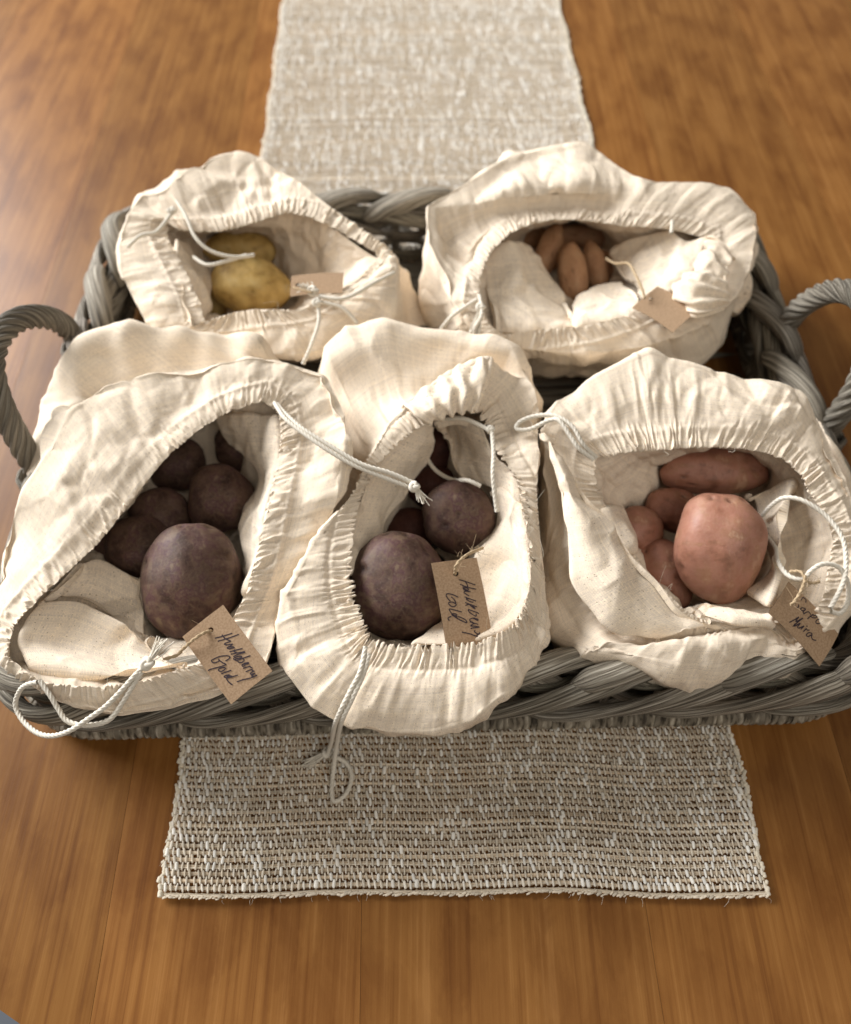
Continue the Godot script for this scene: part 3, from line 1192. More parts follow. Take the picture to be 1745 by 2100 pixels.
# a card tag: corner a, b along the short edge, d along the long one; hole and strokes in shares of the edges
func make_tag(label: String, a: Vector3, b: Vector3, d: Vector3, hole: Vector2, strokes: Array, twines: Array) -> void:
	var x := (b - a).normalized()
	var y := (d - a)
	y = (y - x * y.dot(x)).normalized()
	var w := a.distance_to(b)
	var l := (d - a).dot(y)
	var up := y.cross(x)
	if up.y < 0.0:
		up = -up
	var t := thing("paper_tag", label, "tag", a, "kraft paper tags on the potato bags")
	var thick := 0.0004
	var centre := Vector2(hole.x * w, hole.y * l)
	var angles := PackedFloat32Array()
	for i in 40:
		angles.append(TAU * i / 40.0)
	for c: Vector2 in [Vector2(0, 0), Vector2(w, 0), Vector2(w, l), Vector2(0, l)]:
		angles.append(fposmod((c - centre).angle(), TAU))
	angles.sort()
	var f := Bag_of_faces.new()
	var n := angles.size()
	var bend := func(q: Vector2) -> Vector3: return a + x * q.x + y * q.y + up * (0.0016 * sin(PI * q.y / l) + 0.0007 * sin(PI * q.x / w))
	var rings := 6
	for side in 2:
		var base := f.v.size()
		for k in rings + 1:
			for i in n:
				var dir := Vector2.from_angle(angles[i])
				var far := 1e9
				if dir.x > 1e-6: far = minf(far, (w - centre.x) / dir.x)
				if dir.x < -1e-6: far = minf(far, -centre.x / dir.x)
				if dir.y > 1e-6: far = minf(far, (l - centre.y) / dir.y)
				if dir.y < -1e-6: far = minf(far, -centre.y / dir.y)
				var q := centre + dir * lerpf(0.0017, far, float(k) / rings)
				f.v.append(bend.call(q) - up * thick * side)
				f.n.append(up if side == 0 else -up)
				f.uv.append(q)
		for k in rings:
			for i in n:
				var j := (i + 1) % n
				var p0 := base + k * n + i
				var p1 := base + k * n + j
				f.ix.append_array(PackedInt32Array([p0, p1, p0 + n, p1, p1 + n, p0 + n]))
	var whole := (rings + 1) * n
	for k: int in [0, rings]:
		for i in n:
			var p0 := k * n + i
			var p1 := k * n + (i + 1) % n
			f.ix.append_array(PackedInt32Array([p0, p1, whole + p0, p1, whole + p1, whole + p0]))
	orient(f)
	part("card", f.mesh(), M.kraft, t, t.position)
	if strokes.size():
		f = Bag_of_faces.new()
		var lift := 0.00012
		for s: Array in strokes:
			var line := PackedVector3Array()
			for i in range(0, s.size(), 2):
				line.append(Vector3(s[i] * 0.001 * w, s[i + 1] * 0.001 * l, 0))
			var c := smooth(line, 0.0005)
			lift += 0.000004
			var base := f.v.size()
			for i in c.size():
				var dir := c[mini(i + 1, c.size() - 1)] - c[maxi(i - 1, 0)]
				var half := 0.00033 + 0.00008 * nz.get_noise_1d(i * 5.0 + base)
				var across := Vector2(-dir.y, dir.x).normalized() * half
				for e: float in [-1.0, 1.0]:
					f.v.append(bend.call(Vector2(c[i].x, c[i].y) + across * e) + up * lift)
					f.n.append(up)
					f.uv.append(Vector2(0, 0))
			for i in c.size() - 1:
				var p0 := base + i * 2
				f.ix.append_array(PackedInt32Array([p0, p0 + 1, p0 + 2, p0 + 1, p0 + 3, p0 + 2]))
		orient(f)
		part("handwriting", f.mesh(), M.ink, t, t.position)
	for tw: PackedVector3Array in twines:
		part("twine", cord_mesh(tw, 0.00105, 2, 1700.0, 0.45), M.twine, t, t.position)
		part("twine_fibres", hair(smooth(tw, 0.002), 26, 0.007), M.twine, t, t.position).set_meta("kind", "stuff")

# ---------------------------------------------------------------- the scene
const BAG_LABELS := ["large cream cotton drawstring bag at the front left, wide rolled collar, dark potatoes inside", "cream cotton drawstring bag front centre, its gathered flap over the tray's rim", "cream cotton drawstring bag at the front right holding red potatoes, its cloth folded inward", "cream cotton drawstring bag at the back left holding yellow potatoes", "wide cream cotton drawstring bag at the back right holding fingerling potatoes"]
const PLEATS := [112, 116, 112, 90, 96]
var BAG_RINGS := [
	[pts([-2446, 920, 1933, -2600, 900, 1559, -2677, 950, 1140, -2561, 1050, 856, -2444, 1150, 562, -2325, 1230, 280, -2124, 1280, 98, -1767, 1300, -15, -1382, 1320, -85, -1020, 1340, -93, -674, 1300, 11, -532, 1250, 318, -507, 1200, 562, -541, 1120, 849, -622, 1000, 1100, -740, 920, 1368, -870, 900, 1609, -920, 920, 1933, -1166, 910, 2107, -1430, 900, 2190, -1725, 890, 2234, -1979, 900, 2181, -2210, 910, 2069]), pts([-2395, 980, 1900, -2421, 950, 1692, -2288, 1000, 1521, -2145, 1000, 1322, -1988, 1050, 1150, -1832, 1100, 873, -1667, 1150, 602, -1467, 1200, 400, -1290, 1220, 263, -1070, 1240, 200, -965, 1200, 275, -943, 1150, 441, -961, 1100, 662, -997, 1080, 971, -1027, 1030, 1243, -1075, 980, 1487, -1148, 940, 1662, -1206, 980, 1915, -1381, 1010, 1994, -1550, 1040, 2074, -1763, 1030, 2107, -1959, 1020, 2095, -2150, 1000, 2066]), pts([-2220, 750, 1746, -2264, 650, 1322, -2234, 600, 1037, -2289, 500, 859, -2188, 500, 699, -2088, 400, 290, -1927, 400, -29, -1710, 400, -317, -1454, 500, -232, -1325, 600, 84, -1226, 650, 256, -1199, 650, 429, -1199, 650, 637, -1211, 650, 876, -1194, 650, 1104, -1194, 650, 1358, -1366, 600, 1540, -1541, 600, 1608, -1688, 600, 1642, -1817, 550, 1515, -1889, 550, 1304, -2066, 580, 1174, -2178, 700, 1488]), pts([-2577, 500, 1662, -2661, 500, 1349, -2703, 600, 922, -2745, 700, 465, -2769, 750, 247, -2766, 800, -71, -2658, 1000, -311, -2491, 1100, -463, -2222, 1150, -589, -1839, 1150, -609, -1384, 1100, -552, -969, 950, -431, -743, 800, -25, -728, 700, 338, -777, 650, 677, -856, 600, 999, -968, 550, 1267, -1111, 500, 1490, -1343, 450, 1706, -1575, 450, 1806, -1814, 450, 1838, -2059, 450, 1838, -2483, 450, 1739]), pts([])],
	[pts([-650, 850, 2150, -457, 780, 2242, -207, 760, 2274, 43, 760, 2260, 252, 800, 2203, 434, 860, 2081, 606, 820, 1866, 684, 900, 1747, 713, 950, 1596, 725, 1000, 1407, 708, 1050, 1213, 696, 1100, 1013, 696, 1150, 826, 723, 1200, 593, 730, 1180, 228, 610, 1230, -10, 424, 1350, -69, 228, 1330, 0, 34, 1300, 121, -120, 1250, 234, -237, 1200, 371, -314, 1160, 510, -384, 1120, 638, -440, 1100, 809, -555, 1080, 982, -674, 1040, 1154, -752, 1020, 1334, -832, 960, 1519, -867, 900, 1699, -830, 820, 1897]), pts([-326, 950, 1771, -225, 950, 1821, -69, 950, 1824, 100, 960, 1823, 269, 980, 1820, 411, 1000, 1780, 526, 1020, 1712, 587, 1050, 1600, 621, 1080, 1470, 627, 1100, 1313, 616, 1120, 1152, 605, 1140, 968, 584, 1160, 795, 486, 1160, 601, 427, 1100, 392, 361, 1130, 206, 274, 1220, 250, 178, 1230, 263, 81, 1230, 301, -30, 1200, 371, -141, 1170, 457, -251, 1130, 558, -343, 1100, 654, -381, 1080, 775, -429, 1050, 924, -448, 1030, 1076, -457, 1000, 1288, -438, 980, 1463, -399, 960, 1585, -358, 950, 1692]), pts([-369, 600, 1550, -243, 600, 1628, -44, 620, 1628, 47, 650, 1575, 139, 680, 1505, 202, 700, 1413, 251, 700, 1307, 301, 700, 1199, 353, 700, 1071, 441, 700, 881, 489, 700, 683, 476, 650, 525, 348, 600, 371, 237, 550, 303, 197, 550, 171, 155, 550, -105, 112, 550, -176, 57, 550, -190, 38, 550, -128, 2, 550, 35, -51, 550, 193, -113, 550, 411, -186, 550, 580, -268, 550, 723, -349, 550, 843, -443, 550, 980, -496, 550, 1094, -479, 550, 1260, -438, 580, 1402, -402, 600, 1499]), pts([-657, 400, 1817, -467, 400, 1915, -221, 400, 1947, 23, 400, 1947, 238, 400, 1883, 423, 450, 1806, 586, 450, 1638, 667, 500, 1525, 705, 550, 1357, 714, 600, 1167, 708, 650, 953, 700, 700, 751, 709, 750, 544, 731, 850, 326, 771, 1100, 145, 758, 1150, -31, 603, 1200, -296, 350, 1200, -362, 26, 1200, -449, -286, 1230, -544, -546, 1200, -522, -735, 1150, -413, -813, 1000, -311, -765, 900, 16, -733, 800, 372, -766, 700, 751, -810, 600, 960, -859, 550, 1231, -881, 500, 1420, -821, 450, 1638]), pts([])],
	[pts([761, 1200, 420, 869, 1250, 204, 1120, 1300, 60, 1351, 1330, -62, 1499, 1350, -123, 1677, 1330, -62, 1925, 1320, 17, 2238, 1300, 95, 2467, 1280, 137, 2557, 1240, 297, 2617, 1200, 558, 2668, 1150, 738, 2678, 1100, 929, 2650, 1050, 1143, 2603, 1000, 1363, 2525, 950, 1523, 2379, 880, 1680, 2190, 820, 1743, 2056, 860, 1660, 1831, 860, 1673, 1618, 880, 1721, 1377, 900, 1753, 1184, 860, 1699, 1029, 850, 1536, 939, 880, 1390, 917, 930, 1110, 860, 1000, 814, 804, 1100, 591]), pts([1098, 1150, 598, 1166, 1180, 613, 1289, 1200, 589, 1402, 1200, 581, 1509, 1220, 589, 1632, 1230, 582, 1781, 1230, 578, 1971, 1220, 574, 2148, 1200, 589, 2280, 1180, 637, 2378, 1150, 738, 2418, 1120, 868, 2491, 1080, 1018, 2504, 1050, 1171, 2431, 1000, 1363, 2383, 960, 1516, 2260, 900, 1628, 2076, 880, 1644, 1888, 880, 1651, 1740, 880, 1631, 1632, 900, 1615, 1543, 920, 1560, 1466, 890, 1423, 1368, 890, 1271, 1275, 920, 1104, 1201, 960, 953, 1131, 1020, 828, 1077, 1120, 716]), pts([1385, 700, 602, 1493, 700, 503, 1613, 700, 334, 1653, 700, 299, 1776, 700, 264, 1920, 700, 229, 2128, 700, 229, 2373, 700, 247, 2434, 700, 402, 2394, 700, 520, 2337, 700, 651, 2304, 700, 795, 2282, 700, 950, 2245, 700, 1115, 2174, 700, 1261, 2065, 700, 1360, 1898, 700, 1388, 1774, 700, 1395, 1700, 680, 1419, 1673, 680, 1433, 1646, 680, 1447, 1629, 680, 1405, 1539, 650, 1232, 1446, 650, 1085, 1386, 650, 964, 1368, 650, 809, 1321, 680, 718, 1339, 700, 651]), pts([761, 1000, 423, 975, 800, -71, 1265, 800, -306, 1505, 850, -429, 1663, 900, -480, 1780, 1050, -277, 2039, 1050, -183, 2362, 1050, -91, 2593, 1050, -23, 2709, 1000, 124, 2776, 950, 383, 2838, 900, 551, 2834, 850, 755, 2803, 800, 972, 2738, 750, 1218, 2656, 700, 1420, 2506, 660, 1637, 2194, 860, 1857, 1957, 860, 1844, 1688, 870, 1914, 1446, 920, 1930, 1189, 940, 1890, 952, 920, 1819, 785, 650, 1622, 744, 700, 1458, 748, 750, 1246, 745, 800, 1058, 737, 950, 688]), pts([])],
	[pts([-2389, 1150, -1503, -2373, 1200, -1724, -2294, 1250, -1991, -2079, 1300, -2047, -1933, 1320, -2239, -1766, 1320, -2407, -1549, 1320, -2468, -1333, 1300, -2390, -1037, 1300, -2125, -835, 1280, -1899, -626, 1250, -1706, -453, 1220, -1554, -321, 1200, -1416, -236, 1150, -1228, -226, 1100, -1023, -262, 1000, -836, -526, 900, -691, -883, 900, -570, -1173, 900, -570, -1479, 900, -691, -1770, 920, -712, -2065, 950, -763, -2190, 1050, -950, -2320, 1100, -1198]), pts([-2048, 1100, -1661, -2057, 1150, -1791, -1948, 1150, -1693, -1790, 1150, -1669, -1635, 1150, -1669, -1487, 1150, -1717, -1334, 1170, -1764, -1208, 1200, -1798, -1067, 1220, -1807, -892, 1220, -1746, -702, 1200, -1628, -513, 1180, -1488, -359, 1150, -1364, -533, 1100, -1132, -703, 1100, -1001, -827, 1100, -895, -956, 1080, -843, -1102, 1080, -854, -1277, 1080, -854, -1428, 1050, -855, -1572, 1030, -814, -1648, 1000, -794, -1707, 1050, -972, -1864, 1100, -1288]), pts([-1958, 600, -1990, -1981, 600, -2145, -1928, 600, -2251, -1837, 600, -2345, -1700, 600, -2358, -1555, 600, -2304, -1405, 600, -2198, -1292, 600, -2093, -1229, 600, -1964, -1169, 600, -1863, -1129, 600, -1788, -1088, 600, -1690, -1063, 600, -1593, -1069, 600, -1474, -1096, 600, -1403, -1157, 600, -1368, -1252, 600, -1357, -1380, 600, -1345, -1507, 600, -1334, -1616, 600, -1311, -1741, 600, -1288, -1823, 600, -1357, -1866, 600, -1593, -1919, 600, -1838]), pts([-2545, 700, -1963, -2553, 700, -2288, -2510, 700, -2631, -2336, 700, -2773, -2131, 800, -2883, -1931, 800, -3030, -1695, 800, -3105, -1458, 800, -2993, -1144, 800, -2703, -920, 800, -2425, -692, 800, -2158, -484, 800, -1964, -327, 800, -1776, -173, 700, -1670, -43, 550, -1530, 51, 500, -1280, -288, 500, -1060, -919, 500, -1004, -1275, 500, -1004, -1566, 500, -1115, -1894, 500, -1171, -2194, 500, -1285, -2363, 600, -1468, -2485, 650, -1711]), pts([])],
	[pts([21, 1200, -1463, 21, 1250, -1847, 208, 1300, -1996, 455, 1330, -2178, 706, 1350, -2401, 995, 1360, -2475, 1297, 1360, -2516, 1510, 1350, -2327, 1741, 1330, -2081, 2085, 1320, -2063, 2429, 1300, -2035, 2620, 1250, -1816, 2589, 1200, -1568, 2474, 1150, -1223, 2337, 1100, -969, 2114, 1030, -793, 1883, 980, -686, 1624, 950, -605, 1304, 930, -560, 988, 930, -570, 735, 950, -595, 540, 1000, -600, 351, 1050, -725, 192, 1100, -948]), pts([409, 1100, -1088, 448, 1130, -1297, 537, 1150, -1474, 662, 1170, -1619, 814, 1190, -1695, 987, 1200, -1749, 1177, 1200, -1755, 1359, 1200, -1724, 1541, 1200, -1670, 1739, 1200, -1658, 1979, 1180, -1642, 2189, 1160, -1567, 2141, 1140, -1359, 2014, 1120, -1186, 1889, 1100, -1028, 1730, 1080, -875, 1569, 1060, -839, 1404, 1050, -782, 1193, 1040, -726, 973, 1030, -711, 761, 1030, -680, 572, 1030, -644, 463, 1060, -735, 421, 1080, -896]), pts([1030, 600, -1801, 932, 600, -1996, 815, 600, -2224, 919, 600, -2372, 1044, 600, -2460, 1201, 600, -2509, 1355, 600, -2509, 1502, 600, -2447, 1582, 600, -2311, 1621, 600, -2139, 1638, 600, -1996, 1641, 600, -1857, 1626, 620, -1697, 1539, 620, -1667, 1444, 620, -1618, 1342, 620, -1511, 1278, 620, -1405, 1240, 620, -1381, 1218, 620, -1405, 1195, 620, -1457, 1162, 620, -1499, 1130, 620, -1552, 1104, 620, -1618, 1065, 620, -1697]), pts([46, 850, -1715, 73, 900, -2222, 243, 900, -2423, 527, 900, -2665, 800, 900, -2917, 1099, 900, -2991, 1424, 900, -3028, 1667, 900, -2844, 1909, 900, -2560, 2264, 900, -2491, 2614, 900, -2457, 2781, 900, -2156, 2711, 900, -1776, 2586, 800, -1417, 2434, 800, -1039, 2301, 700, -858, 2055, 600, -745, 1723, 550, -704, 1386, 550, -704, 1052, 550, -746, 812, 600, -793, 567, 650, -881, 89, 600, -1152, 2, 700, -1368]), pts([0, 0, 0, 79, 1250, -1834, 291, 1290, -1847, 545, 1310, -1869, 814, 1320, -1886, 1055, 1320, -1911, 1277, 1320, -1924, 1470, 1310, -1938, 0, 0, 0, 0, 0, 0, 0, 0, 0, 0, 0, 0, 0, 0, 0, 0, 0, 0, 0, 0, 0, 0, 0, 0, 0, 0, 0, 0, 0, 0, 0, 0, 0, 0, 0, 0, 0, 0, 0, 0, 0, 0, 0, 0, 0, 0, 0, 0])],
]
var CORDS := [
	[pts([-992, 1250, 217, -947, 1300, 320, -873, 1340, 449, -675, 1340, 627, -459, 1300, 760, -248, 1260, 839, -80, 1220, 888]), pts([-976, 1250, 226, -900, 1310, 362, -773, 1350, 521, -598, 1340, 646, -398, 1310, 768, -217, 1280, 817, -74, 1240, 865]), pts([-2161, 1020, 2077, -2232, 990, 2079, -2298, 920, 2088, -2338, 840, 2140, -2281, 820, 2225, -2173, 840, 2303, -2064, 880, 2334, -1948, 940, 2325, -1850, 980, 2276, -1753, 1020, 2219, -1659, 1070, 2138, -1603, 1100, 2080, -1560, 1100, 2022]), pts([-2153, 1020, 2066, -2081, 990, 2148, -2037, 960, 2207, -1980, 940, 2270, -1888, 940, 2295, -1789, 950, 2290, -1719, 980, 2265, -1659, 1030, 2195, -1612, 1070, 2130, -1565, 1100, 2051])],
	[pts([-340, 1040, 1870, -369, 1010, 2012, -423, 960, 2107, -477, 900, 2198, -522, 740, 2224, -583, 320, 2178, -621, 140, 2179]), pts([-320, 1030, 1908, -347, 1000, 2013, -411, 940, 2142, -476, 820, 2231, -549, 320, 2193, -583, 90, 2272, -590, 55, 2406, -563, 50, 2458, -495, 55, 2406, -469, 60, 2300, -513, 75, 2220, -599, 110, 2191]), pts([427, 1230, 417, 432, 1220, 609, 424, 1180, 772, 450, 1040, 943]), pts([413, 1230, 441, 365, 1230, 400, 241, 1220, 326, 83, 1100, 232]), pts([-16, 750, 181, 26, 760, 328, 86, 780, 433, 182, 860, 558, 273, 980, 651, 361, 980, 698])],
	[pts([1082, 1210, 644, 991, 1280, 586, 931, 1320, 480, 831, 1320, 391, 713, 1280, 356, 612, 1240, 372, 592, 1220, 416, 674, 1240, 433, 794, 1300, 410, 850, 1330, 440, 916, 1300, 543, 965, 1270, 613, 1063, 1220, 668]), pts([2182, 860, 992, 2192, 940, 1141, 2165, 980, 1265, 2182, 1020, 1388, 2247, 1050, 1436, 2298, 1080, 1396, 2370, 1100, 1361, 2468, 1080, 1369, 2522, 1030, 1448, 2514, 980, 1553, 2447, 980, 1627, 2388, 1000, 1622]), pts([2180, 900, 882, 2194, 1020, 885, 2236, 1130, 898, 2331, 1170, 948, 2456, 1150, 1051, 2526, 1120, 1187, 2526, 1080, 1329, 2485, 1050, 1459, 2391, 1000, 1602])],
	[pts([-1979, 1280, -1886, -1866, 1290, -1676, -1768, 1250, -1469, -1644, 1200, -1370, -1470, 1160, -1351, -1334, 1120, -1424]), pts([-1810, 1100, -1425, -1682, 1120, -1309, -1531, 1140, -1330, -1392, 1130, -1411]), pts([-2297, 1200, -1416, -2192, 1250, -1492, -2080, 1250, -1539, -1992, 1280, -1708]), pts([-234, 1170, -1160, -376, 1190, -1027, -583, 1210, -835, -778, 1200, -862]), pts([-778, 1180, -827, -611, 1170, -776, -498, 1100, -688]), pts([-786, 1160, -818, -778, 1130, -656, -824, 1090, -459, -880, 1020, -354])],
	[pts([400, 1160, -923, 411, 1160, -740, 381, 1130, -661, 282, 1050, -549]), pts([384, 1160, -880, 194, 1060, -802, 83, 900, -769]), pts([1937, 1240, -1689, 1918, 1210, -1573])],
]
var KNOTS := [
	[[Vector3(-0.0070, 0.1250, 0.0898), 0.0036, Vector3(-0.0019, 0.1200, 0.0973)], [Vector3(-0.1539, 0.1110, 0.2006), 0.0042, Vector3(-0.1464, 0.1140, 0.1893)]],
	[[Vector3(-0.0629, 0.0100, 0.2165), 0.0036, Vector3(-0.0767, 0.0050, 0.2228)], [Vector3(0.0420, 0.1230, 0.0425), 0.0026]],
	[],
	[[Vector3(-0.0831, 0.1210, -0.0913), 0.005, Vector3(-0.0915, 0.1220, -0.0944)], [Vector3(-0.0793, 0.1190, -0.0810), 0.0042], [Vector3(-0.1992, 0.1280, -0.1757), 0.004]],
	[[Vector3(0.0402, 0.1160, -0.0792), 0.004, Vector3(0.0363, 0.1080, -0.0573)]],
]
var FOLDS := [
	[[3, 0, pts([-1457, 850, -14, -1249, 1000, 126, -1001, 1120, 261, -1381, 680, 82, -1166, 880, 298, -955, 1060, 483, -1216, 660, 255, -1114, 820, 483, -977, 1000, 678, -1205, 660, 428, -1116, 760, 624, -1001, 980, 857, -1199, 700, 783, -1108, 820, 901, -1017, 960, 1030, -1186, 740, 1039, -1120, 840, 1119, -1040, 940, 1199, -1143, 760, 1341, -1100, 850, 1399, -1057, 920, 1413])], [4, 0, pts([-2189, 820, 1198, -2130, 720, 1116, -1982, 700, 1172, -1795, 740, 1255, -2263, 860, 1345, -2120, 740, 1276, -1967, 700, 1325, -1787, 700, 1413, -2342, 870, 1495, -2173, 750, 1436, -1943, 710, 1504, -1744, 690, 1620])], [4, 0, pts([-2331, 910, 1512, -2109, 860, 1488, -1844, 820, 1607, -1666, 760, 1699, -2359, 920, 1645, -2130, 840, 1621, -1890, 800, 1698, -1615, 780, 1785, -2369, 910, 1783, -2189, 820, 1772, -1899, 820, 1835, -1526, 850, 1865, -2262, 880, 1909, -2048, 860, 1946, -1782, 880, 1970, -1419, 900, 1918])]],
	[[3, 0, pts([-16, 1120, 216, 24, 1100, 252, 44, 1040, 233, -185, 1090, 411, -65, 980, 364, 17, 850, 249, -343, 1030, 567, -179, 920, 534, -54, 780, 376, -434, 990, 725, -257, 880, 695, -124, 740, 585, -483, 950, 917, -317, 860, 866, -220, 740, 756, -506, 920, 1100, -405, 860, 1035, -322, 760, 953, -506, 900, 1275, -468, 880, 1246, -465, 800, 1180])], [3, 0, pts([83, 1050, 199, 213, 1100, 209, 356, 1120, 280, 148, 800, 99, 282, 940, 300, 431, 1080, 495, 190, 760, 350, 362, 880, 463, 556, 1080, 674, 252, 740, 466, 439, 860, 621, 599, 1060, 889])], [3, 0, pts([446, 860, 651, 523, 960, 723, 617, 1060, 964, 472, 840, 814, 552, 940, 938, 629, 1040, 1149, 427, 800, 997, 545, 900, 1133, 636, 1020, 1346, 335, 800, 1135, 508, 820, 1228, 611, 1000, 1486, 261, 760, 1317, 409, 800, 1392, 566, 940, 1585, 105, 780, 1568, 295, 820, 1621, 462, 900, 1693, -58, 860, 1756, 101, 870, 1766, 287, 890, 1760])], [3, 7, pts([-136, 1240, 204, -47, 1300, 350, 28, 1250, 380, 48, 1320, 120, 109, 1350, 291, 138, 1280, 343, 225, 1360, 19, 251, 1380, 214, 248, 1300, 326, 412, 1370, -56, 396, 1380, 129, 323, 1300, 305])]],
	[[3, 0, pts([747, 1260, 481, 776, 1280, 511, 810, 1250, 518, 786, 1220, 699, 844, 1260, 745, 916, 1200, 722, 822, 1180, 911, 914, 1220, 954, 1018, 1140, 883, 860, 1140, 1144, 971, 1180, 1156, 1120, 1100, 1010, 891, 1100, 1313, 1019, 1140, 1311, 1195, 1060, 1142, 901, 1060, 1505, 1081, 1100, 1435, 1278, 1030, 1278, 1015, 1010, 1633, 1188, 1060, 1557, 1401, 1000, 1411, 1159, 960, 1750, 1340, 1010, 1685, 1537, 960, 1601, 1367, 930, 1774, 1526, 960, 1735, 1729, 930, 1676])], [3, 0, pts([1147, 960, 885, 1214, 900, 836, 1284, 820, 797, 1193, 960, 1012, 1267, 900, 958, 1326, 820, 966, 1260, 960, 1157, 1302, 900, 1120, 1332, 820, 1129])], [3, 0, pts([2160, 860, 683, 2281, 900, 664, 2391, 980, 678, 2219, 840, 795, 2280, 920, 804, 2329, 1020, 797, 2236, 820, 920, 2267, 900, 943, 2253, 1000, 965, 2227, 800, 1073, 2224, 880, 1108, 2209, 960, 1157, 2166, 800, 1233, 2162, 880, 1293, 2158, 940, 1356, 2043, 800, 1373, 2068, 860, 1448, 2079, 920, 1520])], [4, 0, pts([1609, 860, 1535, 1720, 880, 1483, 1866, 900, 1556, 2070, 920, 1613, 1623, 930, 1618, 1740, 950, 1589, 1878, 960, 1633, 2034, 960, 1659, 1666, 920, 1651, 1763, 940, 1662, 1886, 940, 1681, 2052, 930, 1676])]],
	[[3, 0, pts([-1970, 1100, -1614, -1922, 950, -1731, -1910, 800, -1746, -1894, 1100, -1243, -1839, 980, -1340, -1804, 800, -1576, -1824, 1080, -917, -1773, 980, -1006, -1743, 820, -1161, -1764, 1040, -751, -1714, 980, -815, -1674, 900, -879])]],
	[[3, 0, pts([504, 980, -1622, 688, 1040, -1613, 792, 940, -1752, 494, 980, -1377, 781, 1000, -1404, 987, 800, -1564, 500, 980, -1129, 835, 960, -1151, 1099, 800, -1257, 521, 980, -868, 845, 980, -868, 1137, 940, -887, 520, 920, -747, 843, 920, -747, 1141, 920, -816])], [3, 0, pts([1214, 800, -1208, 1389, 800, -1396, 1572, 820, -1432, 1171, 920, -956, 1396, 940, -1077, 1627, 980, -1129, 1162, 980, -798, 1371, 1000, -823, 1583, 1020, -871, 1166, 920, -747, 1395, 940, -795, 1656, 960, -843])], [3, 0, pts([1586, 800, -1860, 1747, 1000, -1770, 1946, 1140, -1697, 1596, 800, -1591, 1765, 1000, -1532, 2026, 1140, -1565, 1673, 900, -1344, 1873, 1060, -1332, 2169, 1200, -1514, 1701, 940, -1125, 1932, 1040, -1157, 2228, 1140, -1385])], [3, 9, pts([2178, 1240, -1483, 2254, 1250, -1425, 2334, 1220, -1287, 2023, 1220, -1188, 2116, 1270, -1152, 2241, 1220, -1068, 1843, 1190, -937, 1958, 1250, -869, 2207, 1190, -891, 1925, 1150, -798, 1979, 1180, -708, 2197, 1150, -821])]],
]
const HANDLES := [
	[-2759, 650, -935, -2745, 760, -903, -2748, 960, -831, -2778, 1160, -689, -2832, 1320, -492, -2868, 1400, -251, -2853, 1400, 6, -2829, 1280, 154, -2812, 1100, 223, -2784, 920, 275, -2760, 760, 320, -2788, 620, 312],
	[2845, 620, -1047, 2837, 760, -1022, 2855, 980, -980, 2892, 1200, -872, 2942, 1360, -742, 3005, 1440, -571, 3026, 1420, -361, 3022, 1280, -188, 2993, 1100, -77, 2963, 940, -40, 2946, 780, -33, 2974, 620, -61],
]
const POTATO_GROUPS := {"d": "dark purple potatoes in the front bags", "k": "dark reddish potatoes in the middle bag", "r": "red potatoes in the front right bag", "y": "yellow potatoes in the back left bag", "f": "fingerling potatoes in the back right bag"}
